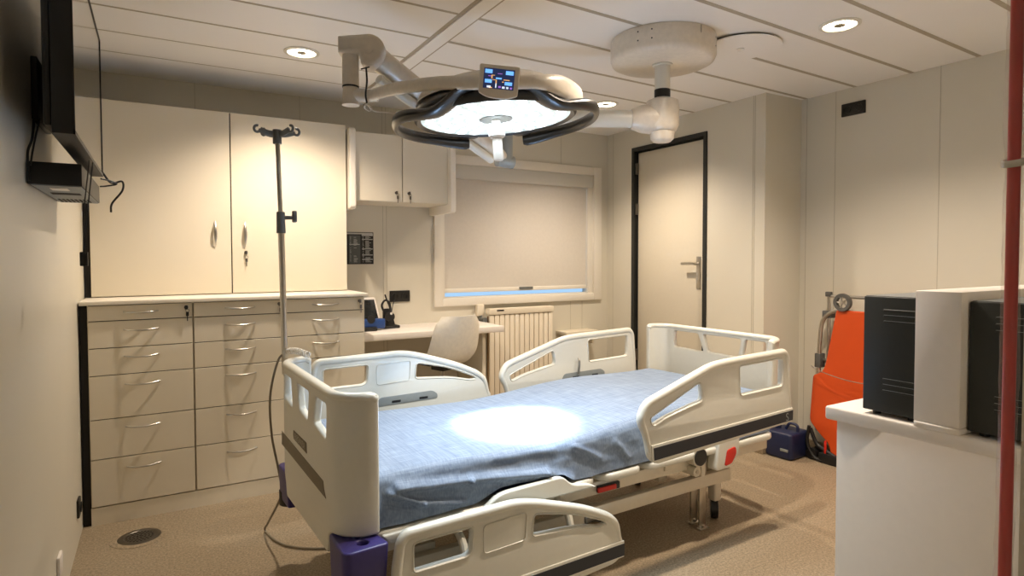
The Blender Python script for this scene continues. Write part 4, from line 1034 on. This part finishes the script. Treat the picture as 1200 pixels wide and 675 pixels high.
def dbox(mname, rects, z, name):
    bm = BM()
    for (x0, x1, y0, y1) in rects: box(bm, x0*w2, x1*w2, (y0*h2)+2.2*px, (y1*h2)+2.2*px, z, z+0.0006, mtx=SM)
    finish(name, bm, M[mname], dsp if name != 'display' else scr, smooth=False)
    return bpy.data.objects[-1] if False else None
bm = BM(); box(bm, -w2, w2, -h2+2.2*px, h2+2.2*px, 0.0045, 0.0065, mtx=SM); dsp = finish('display', bm, M['scr'], scr, smooth=False)
dbox('scrblue', [(-0.92, -0.45, 0.5, 0.88), (0.42, 0.92, 0.48, 0.86), (-0.9, -0.45, -0.45, -0.1), (0.40, 0.88, -0.55, -0.22), (-0.2, 0.18, -0.02, 0.14)], 0.0066, 'buttons')
dbox('scrwhite', [(-0.75, -0.5, -0.92, -0.72), (-0.2, -0.13, -0.9, -0.45), (0.25, 0.42, -0.9, -0.7), (0.52, 0.66, -0.9, -0.7)], 0.0068, 'icons')
dbox('scrgold', [(-0.5, -0.42, 0.0, 0.35), (-0.42, -0.28, 0.3, 0.36), (-0.42, -0.2, -0.14, -0.08), (-0.2, -0.13, -0.45, -0.1), (0.3, 0.7, -0.08, 0.0), (0.22, 0.34, -0.3, -0.22), (-0.6, -0.4, -0.95, -0.85)], 0.0068, 'diagram')
dbox('scrpurple', [(-0.1, 0.2, 0.5, 0.56), (0.0, 0.18, -0.85, -0.68), (0.76, 0.9, -0.9, -0.72), (-0.7, -0.5, 0.2, 0.28)], 0.0068, 'captions')
# little cables on the arm
bm = BM(); sweep(bm, smooth_path([p-LO for p in (atpx(429, 79, 2.58), atpx(430, 95, 2.56), atpx(428.5, 110, 2.55), atpx(430, 121, 2.56))], 5), 0.004, seg=8)
sweep(bm, [p-LO for p in (atpx(423, 81, 2.58), atpx(433, 78.5, 2.58))], 0.003, seg=6); lampfinish('black_wire', bm, M['black'])
bm = BM(); sweep(bm, smooth_path([p-LO for p in (atpx(430, 120, 2.56), atpx(427, 126, 2.58), atpx(433, 130, 2.6), atpx(436, 126, 2.6), atpx(431, 122, 2.6), atpx(438, 130, 2.62), atpx(455, 132, 2.62), atpx(475, 136, 2.6))], 8), 0.0028, seg=6); lampfinish('white_wire', bm, M['whitecable'])
# its light
l = bpy.data.lights.new('surgical_beam', 'SPOT'); l.energy = 2100.0; l.color = EXAM_C; l.spot_size = math.radians(26); l.spot_blend = 0.75; l.shadow_soft_size = 0.09
lo_ = bpy.data.objects.new('surgical_beam', l); COL.objects.link(lo_)
src = LC-nn_*0.19; tgt = Vector((1.435, 2.43, 0.68))
lo_.location = src; lo_.rotation_euler = (tgt-src).to_track_quat('-Z', 'Y').to_euler()
l = bpy.data.lights.new('surgical_wash', 'AREA'); l.shape = 'DISK'; l.size = 0.6; l.energy = EXAM_W; l.color = EXAM_C; l.spread = math.radians(100)
la = bpy.data.objects.new('surgical_wash', l); COL.objects.link(la); la.location = LC-nn_*0.012; la.rotation_euler = (-nn_).to_track_quat('-Z', 'Y').to_euler()

# ------------------------------------------------------------------ counter at the right with the boxes
ct = thing('side_counter', 'white counter with a thick worktop in the right foreground', 'counter', (3.0, 0.83, 0))
def cl(bm): bmesh.ops.translate(bm, vec=(-3.0, -0.83, 0), verts=bm.verts[:])
bm = BM(); box(bm, 1.965, 4.245, 0.445, 1.195, 0.0, 0.905, 0.002); cl(bm); finish('cabinet_body', bm, M['white'], ct)
bm = BM(); box(bm, 1.94, 4.247, 0.442, 1.223, 0.905, 0.95, 0.008, 3); cl(bm); finish('worktop', bm, M['white'], ct)
def vent_box(label, y0, y1):
    t = thing('equipment_box', label, 'equipment box', (2.2, (y0+y1)/2, 0.9505), 0, 'black equipment boxes on the counter'); cy = (y0+y1)/2
    bm = BM(); box(bm, 1.96-2.2, 2.42-2.2, y0-cy, y1-cy, 0.012, 0.376, 0.004); finish('casing', bm, M['darkgreen'], t)
    bm = BM()
    for x in (1.99, 2.38):
        for y in (y0+0.03, y1-0.03): cyl(bm, (x-2.2, y-cy, 0), (x-2.2, y-cy, 0.014), 0.012, seg=12)
    finish('feet', bm, M['black'], t)
    bm = BM(); box(bm, 1.965-2.2, 2.415-2.2, y0+0.005-cy, y1-0.005-cy, 0.3762, 0.378, 0); finish('lid', bm, M['pvcgrey'], t, smooth=False)
    bm = BM()
    bm.free()
    for g3 in ((0.331, 0.313, 0.295), (0.114, 0.096, 0.078)):
        bm = BM()
        for zz in g3: box(bm, 1.9575-2.2, 1.961-2.2, y0-cy+0.002, y1-0.062-cy, zz, zz+0.006, 0.0012, 1)
        vr = finish('vent_ribs', bm, M['darkgreen'], t)
        bm = BM()
        for zz in g3: box(bm, 1.9570-2.2, 1.9578-2.2, y0-cy+0.002, y1-0.064-cy, zz+0.006, zz+0.0072)
        finish('rib_edges', bm, M['greyslot'], vr, smooth=False)
vent_box('black equipment box with ribbed vents, left of the white upright on the counter', 0.942, 1.108)
vent_box('black equipment box with ribbed vents, right of the white upright on the counter', 0.648, 0.814)
up_ = thing('white_upright', 'white upright panel housing standing between the two black boxes on the counter', 'panel', (2.2, 0.873, 0.9505))
bm = BM(); box(bm, 1.925-2.2, 2.62-2.2, 0.818-0.873, 0.938-0.873, 0.018, 0.402, 0.003); finish('housing', bm, M['white'], up_)
bm = BM(); plate(bm, rpoly([(1.918-2.2, 0.816-0.873), (2.66-2.2, 0.816-0.873), (2.66-2.2, 0.940-0.873), (1.918-2.2, 0.940-0.873)], [0.02, 0.0, 0.0, 0.02]), thick=0.018, bev=0.004, mtx=T(0, 0, 0.009)); finish('base_plate', bm, M['white'], up_)

# ------------------------------------------------------------------ red taped pole wrapped in film
rp = thing('red_pole', 'red pole wrapped in clear plastic film with a white tie, at the right edge', 'pole', (1.0, 0.418, 0))
pr_ = atpx(1186, 300, 0.86); PX_, PY_ = pr_.x, pr_.y
rp.location = (PX_, PY_, 0)
bm = BM(); sweep(bm, [(0.002, 0, 0.0), (0.0, 0, 0.7), (0.0, 0, 1.4), (-0.001, 0, 2.0), (0, 0, HC-0.002)], 0.0078, seg=20); finish('red_tube', bm, M['redpipe'], rp)
bm = BM(); ringsn = 300; seg = 28; rings = []
for i in range(ringsn+1):
    z = 0.01+(HC-0.02)*i/ringsn; row = []
    for k in range(seg):
        a = 2*PI*k/seg; r = 0.0112+0.0024*noise.noise(Vector((math.cos(a)*1.5, math.sin(a)*1.5, z*9)))+0.0018*noise.noise(Vector((math.cos(a)*3, math.sin(a)*3, z*34)))
        r -= 0.0018*math.exp(-((z-1.58)/0.03)**2)
        row.append(bm.verts.new((r*math.cos(a)-0.002, r*math.sin(a), z)))
    rings.append(row)
for A, B in zip(rings, rings[1:]):
    for k in range(seg): bm.faces.new((A[k], A[(k+1) % seg], B[(k+1) % seg], B[k]))
finish('plastic_film', bm, M['film'], rp, angle=180)
bm = BM(); t = [Vector((0.0125*math.cos(a)-0.002, 0.0125*math.sin(a), 1.583+0.003*math.cos(a))) for a in [2*PI*k/32 for k in range(32)]]
sweep(bm, t, 0.003, seg=8, flat=(0.002, 0.005), up=(0, 0, 1), closed=True); finish('tie', bm, M['tie'], rp)

# ------------------------------------------------------------------ orange evacuation chair folded against the right wall
ev = thing('evacuation_chair', 'folded orange evacuation chair with steel tube frame leaning on the right wall', 'evacuation chair', (4.10, 2.35, 0))
EX, EY = 4.10, 2.35
def E_(y, z, x=4.08): return Vector((x-EX, y-EY, z))
# fabric: plate in (y, z), y decreasing to the right in the photo
out = rpoly([(2.486, 1.085), (1.86, 1.09), (1.84, 0.10), (2.50, 0.03), (2.525, 0.14), (2.60, 0.19), (2.68, 0.27), (2.665, 0.60), (2.60, 0.63), (2.574, 0.68)], [0.01, 0.03, 0.03, 0.02, 0.05, 0.05, 0.03, 0.02, 0.05, 0.04])
t = plate_bm(out, (), 0.024, 0.008)
bm = BM()
for v in t.verts: v.co = Vector((4.06-EX+v.co.z+0.03*math.sin(v.co.y*2.5), v.co.x-EY, v.co.y))
merge(bm, t); finish('orange_cover', bm, M['orange'], ev)
bm = BM()
sweep(bm, smooth_path([E_(2.40, 1.075, 4.10), E_(2.50, 1.08, 4.10), E_(2.60, 1.01, 4.10), E_(2.628, 0.85, 4.10), E_(2.635, 0.55, 4.10), E_(2.64, 0.2, 4.10)], 8), 0.014, seg=12)
sweep(bm, [E_(2.59, 1.19, 4.14), E_(2.585, 0.85, 4.14), E_(2.59, 0.2, 4.14)], 0.011, seg=10)
sweep(bm, [E_(2.555, 1.0, 4.15), E_(2.57, 0.3, 4.15)], 0.009, seg=10)
sweep(bm, [E_(2.59, 1.175, 4.14), E_(1.9, 1.175, 4.14)], 0.011, seg=10)
sweep(bm, [E_(2.62, 0.715, 4.12), E_(2.5, 0.72, 4.12)], 0.012, seg=10)
for z in (0.5, 0.7): sweep(bm, [E_(2.60, z, 4.13), E_(2.1, z, 4.13)], 0.009, seg=8)
finish('tube_frame', bm, M['steel'], ev)
for q in ((4.125, 4.155, 2.57, 2.61, 1.17, 1.205), (4.10, 4.16, 2.55, 2.615, 1.02, 1.07), (4.08, 4.14, 2.61, 2.655, 0.66, 0.76)):
    bm = BM(); box(bm, q[0]-EX, q[1]-EX, q[2]-EY, q[3]-EY, q[4], q[5], 0.005); finish('clamp', bm, M['rubber'], ev)
for (y, z, x, r) in ((2.44, 1.14, 4.06, 0.062), (2.0, 1.14, 4.06, 0.062)):
    bm = BM(); t = bmesh.new(); lathe(t, [(r*0.62, -0.014), (r*0.95, -0.015), (r, -0.008), (r, 0.008), (r*0.95, 0.015), (r*0.62, 0.014), (r*0.62, -0.014)], seg=32)
    merge(bm, t, 0, T(x-EX, y-EY, z) @ Matrix.Rotation(PI/2, 4, 'Y')); wh = finish('wheel', bm, M['rubber'], ev)
    bm = BM()
    for k in range(5): a = 2*PI*k/5; cyl(bm, (x-EX-0.006, y-EY, z), (x-EX-0.006, y-EY+r*0.62*math.cos(a), z+r*0.62*math.sin(a)), 0.006, seg=8)
    cyl(bm, (x-EX-0.014, y-EY, z), (x-EX+0.012, y-EY, z), 0.011, seg=16); finish('spokes', bm, M['steel'], wh)
bm = BM(); box(bm, 4.02-EX, 4.16-EX, 1.9-EY, 2.58-EY, 0.0, 0.07, 0.01)
sweep(bm, smooth_path([E_(2.66, 0.22, 4.05), E_(2.61, 0.12, 4.05), E_(2.55, 0.09, 4.05), E_(2.45, 0.05, 4.05)], 6), 0.014, seg=10)
sweep(bm, smooth_path([E_(2.655, 0.24, 4.03), E_(2.67, 0.12, 4.03), E_(2.62, 0.03, 4.03), E_(2.55, 0.012, 4.03)], 6), 0.012, seg=10)
finish('track_base', bm, M['black'], ev)
for y in (2.64, 2.02):
    bm = BM(); cyl(bm, (4.03-EX, y-EY, 0.042), (4.06-EX, y-EY, 0.042), 0.042, seg=24); cyl(bm, (4.12-EX, y-EY, 0.042), (4.15-EX, y-EY, 0.042), 0.042, seg=24); cyl(bm, (4.03-EX, y-EY, 0.042), (4.15-EX, y-EY, 0.042), 0.008, seg=10); finish('wheel', bm, M['black'], ev)
bm = BM(); box(bm, 4.035-EX, 4.045-EX, 2.53-EY, 2.545-EY, 0.06, 0.16, 0.002, mtx=Matrix.Rotation(0, 4, 'X')); finish('red_strap', bm, M['red'], ev)
# beaded chain across
bm = BM(); A0, B0 = E_(2.665, 0.67, 4.06), E_(1.95, 0.665, 4.015)
for k in range(110):
    t = k/109; p = A0.lerp(B0, min(1, t*1.0))+Vector((-0.035*min(1, t*12), 0, -0.05*math.sin(PI*t)))
    r = 0.0042; q = bmesh.new(); bmesh.ops.create_icosphere(q, subdivisions=1, radius=r); merge(bm, q, 0, T(*p))
finish('bead_chain', bm, M['steel'], ev)
# navy jerry can
jc = thing('jerry_can', 'dark navy plastic canister on the floor beside the orange chair', 'canister', (3.965, 2.795, 0), math.radians(4))
bm = BM(); plate(bm, rpoly([(-0.12, -0.115), (0.12, -0.115), (0.12, 0.095), (-0.12, 0.095)], 0.035), thick=0.19, bev=0.02, mtx=T(0, 0, 0.097)); finish('body', bm, M['navy'], jc)
bm = BM(); sweep(bm, smooth_path([(0.0, -0.09, 0.19), (0.0, -0.085, 0.235), (0.0, -0.03, 0.24), (0.0, 0.0, 0.195)], 6), 0.010, seg=10); cyl(bm, (0, 0.06, 0.19), (0, 0.06, 0.212), 0.022, seg=20); finish('handle', bm, M['navy'], jc)
bm = BM(); box(bm, -0.1235, -0.1185, -0.09, -0.03, 0.06, 0.08, 0.002); finish('label', bm, M['greyslot'], jc)
